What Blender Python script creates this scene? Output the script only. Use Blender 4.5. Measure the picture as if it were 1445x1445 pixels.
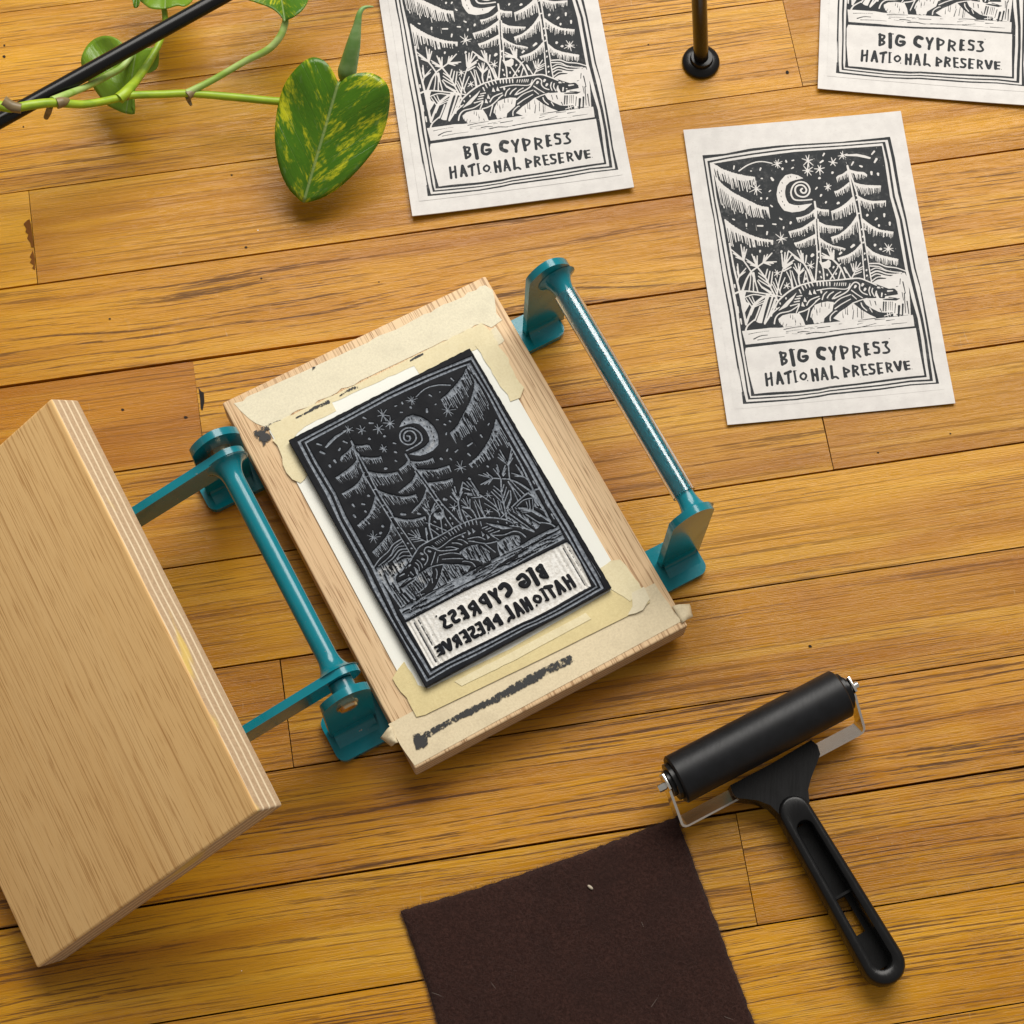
import bpy, bmesh, math, random
import numpy as np
from mathutils import Vector, Matrix, Euler

# ================================================================ scene, camera, light, exposure
scene = bpy.context.scene
for o in list(bpy.data.objects): bpy.data.objects.remove(o)
COL = scene.collection
# camera about a metre above the floor, tipped 18 degrees from straight down (solved from the floor boards and the 5 x 7 inch cards)
FOCAL_PX, PITCH, ROLL, CAM_H = 2850.0, 0.31128, -0.06652, 1.01558
IMG = 1445.0
_fw = np.array([0, math.sin(PITCH), -math.cos(PITCH)]); _rt = np.array([1.0, 0, 0]); _dn = np.cross(_fw, _rt)
_r2 = math.cos(ROLL)*_rt+math.sin(ROLL)*_dn; _d2 = -math.sin(ROLL)*_rt+math.cos(ROLL)*_dn
cam = bpy.data.cameras.new('camera'); cam.sensor_width = 36.0; cam.lens = FOCAL_PX/IMG*36.0
cam.clip_start = 0.02; cam.clip_end = 50
cam_o = bpy.data.objects.new('camera', cam); COL.objects.link(cam_o)
m = Matrix.Identity(4)
for i in range(3): m[i][0], m[i][1], m[i][2] = _r2[i], -_d2[i], -_fw[i]
m[2][3] = CAM_H
cam_o.matrix_world = m
scene.camera = cam_o
def at(px, py, z=0.0):
    """floor-plan position of something seen at (px, py) that stands z metres above the floor"""
    d = ((px-IMG/2)/FOCAL_PX)*_r2+((py-IMG/2)/FOCAL_PX)*_d2+_fw
    t = (z-CAM_H)/d[2]
    return Vector((d[0]*t, d[1]*t, z))

world = bpy.data.worlds.new('World'); scene.world = world; world.use_nodes = True
world.node_tree.nodes['Background'].inputs[0].default_value = (1.0, 0.95, 0.88, 1)
world.node_tree.nodes['Background'].inputs[1].default_value = 0.25
def area_lamp(name, loc, aim, sx, sy, watts, col):
    l = bpy.data.lights.new(name, 'AREA'); l.shape = 'RECTANGLE'; l.size = sx; l.size_y = sy; l.energy = watts; l.color = col
    o = bpy.data.objects.new(name, l); COL.objects.link(o); o.location = loc
    o.rotation_euler = (Vector(aim)-Vector(loc)).to_track_quat('-Z', 'Y').to_euler(); return o
area_lamp('window_light', (0.16, 1.55, 1.50), (0.0, 0.36, 0.0), 1.8, 1.1, 43, (1.0, 0.965, 0.91))
scene.view_settings.view_transform = 'Standard'; scene.view_settings.look = 'None'
scene.view_settings.exposure = 0.22; scene.view_settings.gamma = 1.0
scene.render.engine = 'CYCLES'
scene.cycles.max_bounces = 7; scene.cycles.diffuse_bounces = 3; scene.cycles.glossy_bounces = 3
scene.render.resolution_x = 1024; scene.render.resolution_y = 1024

# ================================================================ helpers
rng = random.Random(11)
def thing(name, label, cat, loc=(0, 0, 0), rz=0.0, group=None):
    o = bpy.data.objects.new(name, None); COL.objects.link(o); o.empty_display_size = 0.02
    o.location = loc; o.rotation_euler = (0, 0, rz); o['label'] = label; o['category'] = cat
    if group: o['group'] = group
    return o
def tag(o, label, cat, group=None):
    o['label'] = label; o['category'] = cat
    if group: o['group'] = group
    return o
def link(name, me, mats=(), parent=None, smooth=None, loc=None, rot=None):
    o = bpy.data.objects.new(name, me); COL.objects.link(o)
    for mt in (mats if isinstance(mats, (list, tuple)) else [mats]): me.materials.append(mt)
    if parent: o.parent = parent
    if loc is not None: o.location = loc
    if rot is not None: o.rotation_euler = rot
    if smooth is not None: shade(me, smooth)
    return o
def shade(me, angle):
    me.polygons.foreach_set('use_smooth', [True]*len(me.polygons))
    if angle < 179:
        try: me.set_sharp_from_angle(angle=math.radians(angle))
        except Exception: pass
def bm_mesh(bm, name='m'):
    bmesh.ops.recalc_face_normals(bm, faces=bm.faces)
    me = bpy.data.meshes.new(name); bm.to_mesh(me); bm.free(); return me
def bevel(bm, w, seg=2, angle=35):
    es = [e for e in bm.edges if len(e.link_faces) == 2 and e.calc_face_angle(0) > math.radians(angle)]
    bmesh.ops.bevel(bm, geom=es, offset=w, segments=seg, affect='EDGES', profile=0.6, clamp_overlap=True)
def box_bm(sx, sy, sz, c=(0, 0, 0), bm=None):
    bm = bm or bmesh.new()
    r = bmesh.ops.create_cube(bm, size=1.0)
    bmesh.ops.transform(bm, matrix=Matrix.Translation(c) @ Matrix.Diagonal((sx, sy, sz, 1)), verts=r['verts'])
    return bm
def prism_bm(pts, a0, a1, plane='XY', bm=None):
    """polygon pts extruded between a0 and a1 along the axis missing from plane"""
    bm = bm or bmesh.new()
    def P(u, v, w): return (u, v, w) if plane == 'XY' else (u, w, v)
    lo = [bm.verts.new(P(u, v, a0)) for u, v in pts]; hi = [bm.verts.new(P(u, v, a1)) for u, v in pts]
    n = len(pts)
    for i in range(n): bm.faces.new((lo[i], lo[(i+1) % n], hi[(i+1) % n], hi[i]))
    bm.faces.new(lo[::-1]); bm.faces.new(hi)
    return bm
def tube_bm(path, radii, seg=14, cap=True, bm=None):
    bm = bm or bmesh.new(); P = [Vector(p) for p in path]; n = len(P)
    if not isinstance(radii, (list, tuple)): radii = [radii]*n
    rings = []; up = None
    for i in range(n):
        t = (P[min(i+1, n-1)]-P[max(i-1, 0)]).normalized()
        if up is None:
            up = Vector((0, 0, 1)) if abs(t.z) < .9 else Vector((1, 0, 0))
        s = t.cross(up).normalized(); up = s.cross(t).normalized()
        rings.append([bm.verts.new(P[i]+radii[i]*(math.cos(a)*s+math.sin(a)*up)) for a in [2*math.pi*k/seg for k in range(seg)]])
    for a, b in zip(rings, rings[1:]):
        for k in range(seg): bm.faces.new((a[k], a[(k+1) % seg], b[(k+1) % seg], b[k]))
    if cap: bm.faces.new(rings[0][::-1]); bm.faces.new(rings[-1])
    return bm
def spline(pts, n=6):
    P = [Vector(p) for p in pts]; out = []
    for i in range(len(P)-1):
        p0, p1, p2, p3 = P[max(i-1, 0)], P[i], P[i+1], P[min(i+2, len(P)-1)]
        for k in range(n):
            t = k/n; out.append(0.5*((2*p1)+(-p0+p2)*t+(2*p0-5*p1+4*p2-p3)*t*t+(-p0+3*p1-3*p2+p3)*t**3))
    out.append(P[-1]); return out
def interp(vals, n):
    return [float(v) for v in np.interp(np.linspace(0, len(vals)-1, n), range(len(vals)), vals)]

# ================================================================ materials
class Mat:
    def __init__(s, name):
        s.m = bpy.data.materials.new(name); s.m.use_nodes = True; s.nt = s.m.node_tree
        s.b = s.nt.nodes['Principled BSDF']
    def n(s, typ, ins=None, **props):
        nd = s.nt.nodes.new('ShaderNode'+typ)
        for k, v in props.items(): setattr(nd, k, v)
        for k, v in (ins or {}).items():
            if isinstance(v, bpy.types.NodeSocket): s.nt.links.new(v, nd.inputs[k])
            else: nd.inputs[k].default_value = v
        return nd
    def set(s, **kw):
        for k, v in kw.items():
            k = k.replace('_', ' ').title().replace('Ior', 'IOR') if k != 'IOR' else k
            if isinstance(v, bpy.types.NodeSocket): s.nt.links.new(v, s.b.inputs[k])
            else:
                if isinstance(v, tuple) and len(v) == 3: v = (*v, 1)
                s.b.inputs[k].default_value = v
        return s
    def math(s, op, a, b=0.0, c=0.0, clamp=False): return s.n('Math', {0: a, 1: b, 2: c}, operation=op, use_clamp=clamp).outputs[0]
    def mix(s, f, a, b, mode='MIX'):
        f4 = lambda v: (*v, 1) if isinstance(v, tuple) and len(v) == 3 else v
        return s.n('Mix', {0: f, 6: f4(a), 7: f4(b)}, data_type='RGBA', blend_type=mode).outputs[2]
    def ramp(s, f, lo, hi, a=0.0, b=1.0):
        return s.n('MapRange', {0: f, 1: lo, 2: hi, 3: a, 4: b}, interpolation_type='SMOOTHSTEP').outputs[0]
    def coord(s, which='Object'): return s.n('TexCoord').outputs[which]
    def xf(s, v, scale=(1, 1, 1), loc=(0, 0, 0)): return s.n('Mapping', {'Vector': v, 'Scale': scale, 'Location': loc}).outputs[0]
    def noise(s, v, scale=1.0, detail=3.0, rough=.55, dist=0.0): return s.n('TexNoise', {'Vector': v, 'Scale': scale, 'Detail': detail, 'Roughness': rough, 'Distortion': dist}).outputs[0]
    def vadd(s, a, b): return s.n('VectorMath', {0: a, 1: b}, operation='ADD').outputs[0]
    def attr(s, name, out='Fac'): return s.n('Attribute', attribute_name=name).outputs[out]
    def bump(s, h, strength=.3, dist=.001): s.nt.links.new(s.n('Bump', {'Height': h, 'Strength': strength, 'Distance': dist}).outputs[0], s.b.inputs['Normal']); return s
def simple(name, col, rough=.5, **kw): return Mat(name).set(base_color=col, roughness=rough, **kw).m

def oak_floor():
    s = Mat('oak_floor'); co = s.coord(); info = s.n('ObjectInfo'); r = info.outputs['Random']
    off = s.n('CombineXYZ', {0: s.math('MULTIPLY', r, 37.0), 1: s.math('MULTIPLY', r, 91.0), 2: s.math('MULTIPLY', r, 53.0)}).outputs[0]
    v = s.vadd(co, off)
    r2 = s.math('FRACT', s.math('MULTIPLY', r, 7.31)); r3 = s.math('FRACT', s.math('MULTIPLY', r, 23.7))
    field = s.noise(s.xf(v, (3.2, 15, 1)), 1, 2, .5, .15)
    yy = s.n('SeparateXYZ', {0: v}).outputs[1]
    amp = s.math('MULTIPLY_ADD', s.math('POWER', r2, 2.2), 15.0, 3.0)
    phase = s.math('ADD', s.math('MULTIPLY', yy, s.math('MULTIPLY_ADD', r3, 330.0, 250.0)), s.math('MULTIPLY', field, amp))
    xx = s.n('SeparateXYZ', {0: v}).outputs[0]
    tri = s.noise(s.n('CombineXYZ', {0: s.math('MULTIPLY', phase, 1.75), 1: s.math('MULTIPLY', xx, 6.0), 2: 0.0}).outputs[0], 1, 1.5, .5)
    band = s.ramp(tri, .48, .66)
    pn = s.noise(s.xf(v, (62, 1900, 1)), 1, 2, .6)
    pore = s.math('MULTIPLY', s.ramp(s.math('MULTIPLY_ADD', band, .17, pn), .575, .64), s.math('MULTIPLY_ADD', band, .62, .38))
    fib = s.noise(s.xf(v, (22, 1100, 1)), 1, 2, .6)
    low = s.noise(s.xf(v, (4, 22, 1)), 1, 2, .6)
    blot = s.noise(s.xf(v, (7, 9, 1)), 1, 3, .6)
    c = s.mix(s.ramp(low, .3, .7), (0.61, 0.300, 0.016), (0.43, 0.182, 0.0055))
    c = s.mix(1.0, c, info.outputs['Color'], 'MULTIPLY')
    red = s.ramp(s.math('FRACT', s.math('MULTIPLY', r, 61.3)), .72, .95)
    c = s.mix(s.math('MULTIPLY', s.ramp(blot, s.math('MULTIPLY_ADD', red, -.18, .50), .78), s.math('MULTIPLY_ADD', red, .35, .38)), c, (0.33, 0.105, 0.014))
    str_ = s.math('MULTIPLY', s.math('MULTIPLY_ADD', s.math('FRACT', s.math('MULTIPLY', r, 41.7)), .60, .40), s.ramp(s.noise(s.xf(v, (5, 30, 1)), 1, 2), .28, .60, .25, 1.0))
    wide = s.noise(s.xf(v, (2.5, 75, 1)), 1, 2, .55)
    c = s.mix(s.math('MULTIPLY', s.ramp(wide, .50, .68), .45), c, (0.28, 0.088, 0.005))
    c = s.mix(s.math('MULTIPLY', s.ramp(wide, .46, .30), .35), c, (0.72, 0.405, 0.042))
    c = s.mix(s.math('MULTIPLY', s.math('MULTIPLY', band, str_), .36), c, (0.23, 0.075, 0.005))
    c = s.mix(s.math('MULTIPLY', s.ramp(fib, .45, .75), .26), c, (0.30, 0.11, 0.012))
    c = s.mix(s.math('MULTIPLY', s.math('MULTIPLY', pore, str_), .90), c, (0.075, 0.026, 0.004))
    # scuffs, old nail holes
    sc = s.ramp(s.noise(s.xf(v, (160, 40, 1)), 1, 2, .5, 2.0), .685, .72)
    sc = s.math('MULTIPLY', sc, s.ramp(s.noise(v, 11, 2), .55, .7))
    c = s.mix(s.math('MULTIPLY', sc, .25), c, (0.60, 0.47, 0.30))
    rg = s.math('ADD', s.math('MULTIPLY_ADD', pore, .22, .15), s.math('MULTIPLY', s.noise(v, 28, 3, .6), .22))
    s.set(base_color=c, roughness=rg, specular_ior_level=.26)
    h = s.math('MULTIPLY', s.ramp(pn, .40, .66), -1.0)
    s.bump(h, .30, .0003); return s.m
def veneer(name, light, mid, dark, gain=1.0):
    """plywood face veneer, straight fine lines along local Y"""
    s = Mat(name); v = s.coord()
    wob = s.noise(s.xf(v, (30, 5, 1)), 1, 2)
    v2 = s.vadd(v, s.n('CombineXYZ', {0: s.math('MULTIPLY', wob, .004), 1: 0.0, 2: 0.0}).outputs[0])
    fine = s.noise(s.xf(v2, (800, 3.5, 1)), 1, 3, .6)
    band = s.noise(s.xf(v2, (110, 1.6, 1)), 1, 3, .55)
    wide = s.noise(s.xf(v2, (16, 2.2, 1)), 1, 3, .5, .3)
    pn = s.noise(s.xf(v2, (1500, 40, 1)), 1, 2)
    c = s.mix(s.ramp(wide, .30, .75, .15, .75), light, mid)
    c = s.mix(s.math('MULTIPLY', s.ramp(band, .45, .75), .35*gain), c, mid)
    c = s.mix(s.math('MULTIPLY', s.ramp(fine, .50, .66), .50*gain), c, dark)
    c = s.mix(s.math('MULTIPLY', s.ramp(pn, .56, .68), .60*gain), c, dark)
    s.set(base_color=c, roughness=.55, specular_ior_level=.35); s.bump(s.math('MULTIPLY', fine, -1.0), .25, .0003); return s.m
def ply_edge(name):
    """stacked plies across local Z"""
    s = Mat(name); v = s.coord(); z = s.n('SeparateXYZ', {0: v}).outputs[2]
    zz = s.math('ADD', z, s.math('MULTIPLY', s.noise(s.xf(v, (40, 22, 10)), 1, 3), .0024))
    t = s.math('FRACT', s.math('MULTIPLY_ADD', zz, 1/.0046, .32))
    lay = s.math('MULTIPLY', s.ramp(t, .38, .50), s.ramp(t, .76, .62))
    grit = s.noise(s.xf(v, (700, 700, 700)), 1, 3, .7)
    dk = s.mix(grit, (0.33, 0.21, 0.115), (0.66, 0.48, 0.30)); lt = s.mix(s.noise(s.xf(v, (60, 60, 400)), 1, 2), (0.86, 0.74, 0.52), (0.70, 0.53, 0.34))
    c = s.mix(lay, dk, lt)
    glue = s.ramp(s.noise(s.xf(v, (9, 17, 60)), 1, 2), .60, .66)
    c = s.mix(s.math('MULTIPLY', glue, .75), c, (0.74, 0.52, 0.11))
    s.set(base_color=c, roughness=.7); s.bump(grit, .4, .0004); return s.m
def enamel():
    s = Mat('teal_enamel'); v = s.coord()
    n = s.noise(v, 90, 3); c = s.mix(s.ramp(n, .35, .7), (0.0, 0.200, 0.255), (0.0, 0.180, 0.23))
    chip = s.ramp(s.noise(v, 300, 3, .6), .715, .735); c = s.mix(s.math('MULTIPLY', chip, .7), c, (0.42, 0.33, 0.26))
    s.set(base_color=c, roughness=.22, specular_ior_level=.40, coat_weight=.35, coat_roughness=.07); s.bump(s.noise(v, 260, 2), .10, .0006); return s.m
def masking(name, col, col2, alpha=1.0, wr=.35):
    s = Mat(name); v = s.coord('Generated'); o = s.coord()
    n = s.noise(o, 900, 3, .7); n2 = s.noise(o, 60, 4)
    c = s.mix(s.ramp(n, .3, .75), col, col2); c = s.mix(s.math('MULTIPLY', s.ramp(n2, .45, .75), .35), c, tuple(x*.82 for x in col2))
    crease = s.ramp(s.noise(s.xf(o, (1, 1, 1)), 85, 2, .5, 1.4), .47, .5)
    s.set(base_color=c, roughness=.62, alpha=alpha); s.bump(s.math('ADD', s.math('MULTIPLY', n2, 1.2), s.math('MULTIPLY', n, .4)), wr, .0008); return s.m
def paper_print():
    s = Mat('printed_card'); v = s.coord(); ink = s.attr('ink')
    fleck = s.ramp(s.noise(s.xf(v, (700, 1400, 1)), 1, 3, .65, 1.0), .56, .72); cloud = s.noise(v, 120, 4, .6)
    pc = s.mix(s.ramp(cloud, .3, .7), (0.71, 0.685, 0.655), (0.64, 0.615, 0.59)); pc = s.mix(s.math('MULTIPLY', fleck, .28), pc, (0.44, 0.40, 0.36))
    mott = s.noise(v, 420, 4, .7); m2 = s.noise(s.vadd(v, s.n('CombineXYZ', {0: s.n('ObjectInfo').outputs['Object Index'], 1: 0.0, 2: 0.0}).outputs[0]), 45, 3)
    ic = s.mix(s.math('MULTIPLY', s.ramp(mott, .45, .75), s.ramp(m2, .42, .7)), (0.018, 0.021, 0.024), (0.11, 0.11, 0.11))
    f = s.ramp(ink, .38, .62)
    f = s.math('MULTIPLY', f, s.math('SUBTRACT', 1.0, s.math('MULTIPLY', s.ramp(s.noise(v, 900, 2), .70, .78), .5)))
    s.set(base_color=s.mix(f, pc, ic), roughness=s.math('MULTIPLY_ADD', f, -.18, .88), specular_ior_level=.3); s.bump(s.math('ADD', cloud, fleck), .08, .0004); return s.m
def lino():
    s = Mat('carved_lino'); v = s.coord(); cut = s.attr('cut'); deep = s.attr('deep')
    n = s.noise(v, 700, 3, .6); n2 = s.noise(v, 90, 3)
    blk = s.mix(s.ramp(n2, .35, .7), (0.0090, 0.0098, 0.0125), (0.015, 0.016, 0.019))
    gry = s.mix(s.ramp(n, .3, .75), (0.30, 0.33, 0.37), (0.11, 0.125, 0.15)); wht = s.mix(s.ramp(n, .3, .8), (0.78, 0.77, 0.74), (0.58, 0.55, 0.50))
    c = s.mix(s.ramp(cut, .55, .82), blk, s.mix(s.ramp(deep, .60, .90), gry, wht))
    s.set(base_color=c, roughness=s.math('MULTIPLY_ADD', n, .15, .40), specular_ior_level=.07); s.bump(n, .10, .0003); return s.m
def smear(name, cov):
    s = Mat(name); v = s.coord(); n = s.noise(s.xf(v, (1, 1, 1)), 520, 4, .75); n2 = s.noise(v, 110, 2)
    e = s.attr('edge'); a = s.ramp(s.math('ADD', s.math('ADD', n, s.math('MULTIPLY', n2, .5)), s.math('MULTIPLY', e, .40)), cov, cov+.09)
    s.set(base_color=(0.02, 0.02, 0.02), roughness=.6, alpha=a); return s.m
def felt():
    s = Mat('brown_felt'); v = s.coord(); n = s.noise(v, 650, 5, .75, .6); n2 = s.noise(v, 45, 3)
    c = s.mix(s.ramp(n, .35, .72), (0.026, 0.0105, 0.0080), (0.060, 0.027, 0.021)); c = s.mix(s.math('MULTIPLY', s.ramp(n2, .4, .7), .4), c, (0.024, 0.012, 0.010))
    s.set(base_color=c, roughness=.95, specular_ior_level=.15, sheen_weight=.06, sheen_roughness=.5); s.bump(n, .8, .0012); return s.m
def rubber(name, col, rough):
    s = Mat(name); v = s.coord(); n = s.noise(s.xf(v, (900, 40, 900)), 1, 3, .6); n2 = s.noise(v, 130, 3)
    s.set(base_color=s.mix(s.ramp(n2, .3, .7), col, tuple(x*1.5 for x in col)), roughness=s.math('MULTIPLY_ADD', n, .16, rough), specular_ior_level=.30); s.bump(n, .08, .0004); return s.m
def leaf_mat(name, dark, mid, gold, cover):
    s = Mat(name); uv = s.attr('leaf_uv', 'Vector'); sep = s.n('SeparateXYZ', {0: uv}); u, w = sep.outputs[0], sep.outputs[1]
    au = s.math('ABSOLUTE', u)
    streak = s.math('ADD', w, s.math('MULTIPLY', au, 1.1))                     # side veins sweep towards the tip
    q = s.n('CombineXYZ', {0: s.math('MULTIPLY', u, 4.6), 1: s.math('MULTIPLY', streak, 6.2), 2: 0.0}).outputs[0]
    big = s.noise(q, .75, 3, .6, .5); det = s.noise(q, 5.0, 4, .7, .4)
    pat = s.ramp(s.math('ADD', big, s.math('MULTIPLY_ADD', det, .55, -.275)), cover, cover+.20)
    c = s.mix(s.noise(uv, 3.5, 3), dark, mid); c = s.mix(pat, c, gold)
    pale = s.ramp(s.noise(q, 2.2, 3), .60, .70); c = s.mix(s.math('MULTIPLY', pale, .30), c, (0.22, 0.33, 0.13))
    vein = s.math('ABSOLUTE', s.math('SUBTRACT', s.math('FRACT', s.math('MULTIPLY', streak, 6.5)), .5)); vein = s.ramp(vein, .035, .0)
    midv = s.ramp(au, .018, .006); c = s.mix(s.math('MULTIPLY', vein, .07), c, (0.30, 0.42, 0.12)); c = s.mix(s.math('MULTIPLY', midv, .7), c, (0.34, 0.46, 0.16))
    s.set(base_color=c, roughness=.26, specular_ior_level=.5)
    s.bump(s.math('SUBTRACT', s.math('MULTIPLY', s.noise(q, 2.4, 2), .6), s.math('ADD', s.math('MULTIPLY', vein, .5), midv)), .35, .0016)
    tr = s.n('BsdfTranslucent', {0: s.mix(.5, c, (0.25, 0.5, 0.02))}); ms = s.n('MixShader', {0: .30})
    s.nt.links.new(s.b.outputs[0], ms.inputs[1]); s.nt.links.new(tr.outputs[0], ms.inputs[2])
    s.nt.links.new(ms.outputs[0], s.nt.nodes['Material Output'].inputs[0]); return s.m
def stem_mat(name, a, b):
    s = Mat(name); v = s.coord(); n = s.noise(s.xf(v, (40, 160, 160)), 1, 3)
    s.set(base_color=s.mix(s.ramp(n, .35, .7), a, b), roughness=.42); s.bump(n, .2, .0006); return s.m

M_OAK = oak_floor(); M_GAP = simple('seam_dirt', (0.012, 0.008, 0.006), .9)
M_BED = veneer('bed_veneer', (0.82, 0.605, 0.365), (0.69, 0.46, 0.25), (0.34, 0.18, 0.08), 1.5)
M_LID = veneer('lid_veneer', (0.90, 0.595, 0.265), (0.78, 0.465, 0.175), (0.44, 0.205, 0.055), 1.1)
M_PLY = ply_edge('plywood_edge'); M_TEAL = enamel()
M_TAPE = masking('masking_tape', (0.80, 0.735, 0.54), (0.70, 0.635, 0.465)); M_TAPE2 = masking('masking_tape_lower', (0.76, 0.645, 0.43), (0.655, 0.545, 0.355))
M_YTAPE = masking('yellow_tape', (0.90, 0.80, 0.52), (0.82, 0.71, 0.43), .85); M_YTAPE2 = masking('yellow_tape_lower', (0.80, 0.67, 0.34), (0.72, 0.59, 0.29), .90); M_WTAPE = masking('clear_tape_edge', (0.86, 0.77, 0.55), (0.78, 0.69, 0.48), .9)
M_SHEET = simple('registration_sheet', (0.86, 0.86, 0.79), .7)
M_PRINT = paper_print(); M_LINO = lino(); M_LINOSIDE = simple('lino_side', (0.035, 0.035, 0.038), .7)
M_SMEAR = smear('ink_smear', .985); M_SMEAR2 = smear('ink_blot', .84)
M_FELT = felt(); M_FIBRE = simple('felt_fibre', (0.060, 0.029, 0.023), .9); M_LINT = simple('lint', (0.34, 0.29, 0.25), .9)
M_RUB = rubber('roller_rubber', (0.0060, 0.0064, 0.0078), .34); M_PLA = rubber('black_plastic', (0.0055, 0.0055, 0.006), .20)
M_CHROME = simple('plated_steel', (0.78, 0.77, 0.74), .16, metallic=1.0); M_BRASS = simple('bolt_steel', (0.62, 0.50, 0.33), .25, metallic=1.0)
M_ROD = simple('black_painted_rod', (0.006, 0.006, 0.0065), .22, specular_ior_level=.28)
M_ACRYL = simple('clear_acrylic', (0.98, 0.99, 1.0), .0, transmission_weight=1.0, IOR=1.47)
M_LEAF = leaf_mat('pothos_leaf', (0.050, 0.165, 0.006), (0.115, 0.270, 0.010), (0.66, 0.66, 0.018), .49)
M_LEAF2 = leaf_mat('pale_leaf', (0.17, 0.33, 0.018), (0.26, 0.42, 0.028), (0.40, 0.52, 0.14), .60)
M_STEM = stem_mat('green_stem', (0.36, 0.50, 0.022), (0.20, 0.34, 0.018)); M_PET = stem_mat('pale_petiole', (0.42, 0.56, 0.18), (0.26, 0.42, 0.06))
M_NODE = stem_mat('dry_node', (0.25, 0.18, 0.085), (0.13, 0.095, 0.045))
# ---------------------------------------------------------------- the carved picture (shared by block and prints)
CARD_W, CARD_H = 0.1243, 0.1776
CELL = 0.00024
def homography(src, dst):
    A = []; b = []
    for (x, y), (u, v) in zip(src, dst):
        A.append([x, y, 1, 0, 0, 0, -u*x, -u*y]); b.append(u)
        A.append([0, 0, 0, x, y, 1, -v*x, -v*y]); b.append(v)
    return np.append(np.linalg.solve(np.array(A, float), np.array(b, float)), 1).reshape(3, 3)
HM = homography([(964, 186), (1270, 158), (1348, 571), (1025, 601)],
                [(0, 0), (CARD_W, 0), (CARD_W, CARD_H), (0, CARD_H)])
SHEET = {'A': (985, 190), 'B': (1120, 190), 'C': (1000, 310), 'D': (1140, 310), 'E': (1020, 380),
         'F': (1150, 380), 'G': (1030, 450), 'H': (1170, 450), 'P': None}
KS = 150/1445
ART_X0, ART_Y0, ART_X1, ART_Y1 = 0.0050, 0.0130, 0.1195, 0.1690
NX = int((ART_X1-ART_X0)/CELL); NY = int((ART_Y1-ART_Y0)/CELL)
INK = np.zeros((NY+1, NX+1), np.float32)          # 1 = ink / uncut surface, 0 = paper / cut away
ORNG = random.Random(5)
def conv(s, pts):
    o = SHEET[s]; out = []
    for x, y in pts:
        if o: x, y = o[0]+x*KS, o[1]+y*KS
        q = HM @ np.array([x, y, 1.0]); q = q/q[2]
        out.append(((q[0]-ART_X0)/CELL, (q[1]-ART_Y0)/CELL))
    return np.array(out)
UNIT = KS*(CARD_W/315.0)/CELL                       # one sheet unit in cells
def stroke(val, s, pts, w0, w1=None, smooth=True):
    P = conv(s, pts); w1 = w0 if w1 is None else w1
    if smooth and len(P) > 2:                       # Catmull-Rom
        Q = []; n = len(P)
        for i in range(n-1):
            p0, p1, p2, p3 = P[max(i-1, 0)], P[i], P[i+1], P[min(i+2, n-1)]
            for t in np.linspace(0, 1, 7)[:-1]:
                Q.append(0.5*((2*p1)+(-p0+p2)*t+(2*p0-5*p1+4*p2-p3)*t*t+(-p0+3*p1-3*p2+p3)*t**3))
        Q.append(P[-1]); P = np.array(Q)
    seg = np.linalg.norm(np.diff(P, axis=0), axis=1); L = np.concatenate([[0], np.cumsum(seg)]); T = max(L[-1], 1e-6)
    R = (w0+(w1-w0)*L/T)*UNIT/2
    for i in range(len(P)-1):
        a, b = P[i], P[i+1]; ra, rb = R[i], R[i+1]; m = max(ra, rb)+1.5
        x0, x1 = int(max(min(a[0], b[0])-m, 0)), int(min(max(a[0], b[0])+m+2, NX+1))
        y0, y1 = int(max(min(a[1], b[1])-m, 0)), int(min(max(a[1], b[1])+m+2, NY+1))
        if x1 <= x0 or y1 <= y0: continue
        X, Y = np.meshgrid(np.arange(x0, x1), np.arange(y0, y1))
        d = b-a; t = np.clip(((X-a[0])*d[0]+(Y-a[1])*d[1])/max(d @ d, 1e-9), 0, 1)
        D = np.hypot(X-a[0]-t*d[0], Y-a[1]-t*d[1])
        c = np.clip(ra+(rb-ra)*t-D+0.5, 0, 1)
        V = INK[y0:y1, x0:x1]; V += (val-V)*c
def poly(val, s, pts):
    P = pts if isinstance(pts, np.ndarray) else conv(s, pts)
    x0, x1 = int(max(P[:, 0].min()-1, 0)), int(min(P[:, 0].max()+2, NX+1))
    y0, y1 = int(max(P[:, 1].min()-1, 0)), int(min(P[:, 1].max()+2, NY+1))
    acc = np.zeros((y1-y0, x1-x0), np.float32); X = np.arange(x0, x1)
    for sy in (-.375, -.125, .125, .375):
        for r, y in enumerate(np.arange(y0, y1)+sy):
            xs = []
            for (ax, ay), (bx, by) in zip(P, np.roll(P, -1, 0)):
                if (ay <= y) != (by <= y): xs.append(ax+(y-ay)/(by-ay)*(bx-ax))
            xs.sort()
            for i in range(0, len(xs)-1, 2):
                acc[r] += np.clip(X-xs[i]+.5, 0, 1)*np.clip(xs[i+1]-X+.5, 0, 1)/4
    V = INK[y0:y1, x0:x1]; V += (val-V)*np.clip(acc, 0, 1)
def W(s, pts, w0=16, w1=None): stroke(0, s, pts, w0, w1)
def K(s, pts, w0=16, w1=None): stroke(1, s, pts, w0, w1)
def lerp_path(P, t):
    P = np.array(P, float); L = np.concatenate([[0], np.cumsum(np.linalg.norm(np.diff(P, axis=0), axis=1))])
    t *= L[-1]; return np.array([np.interp(t, L, P[:, 0]), np.interp(t, L, P[:, 1])])
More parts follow.
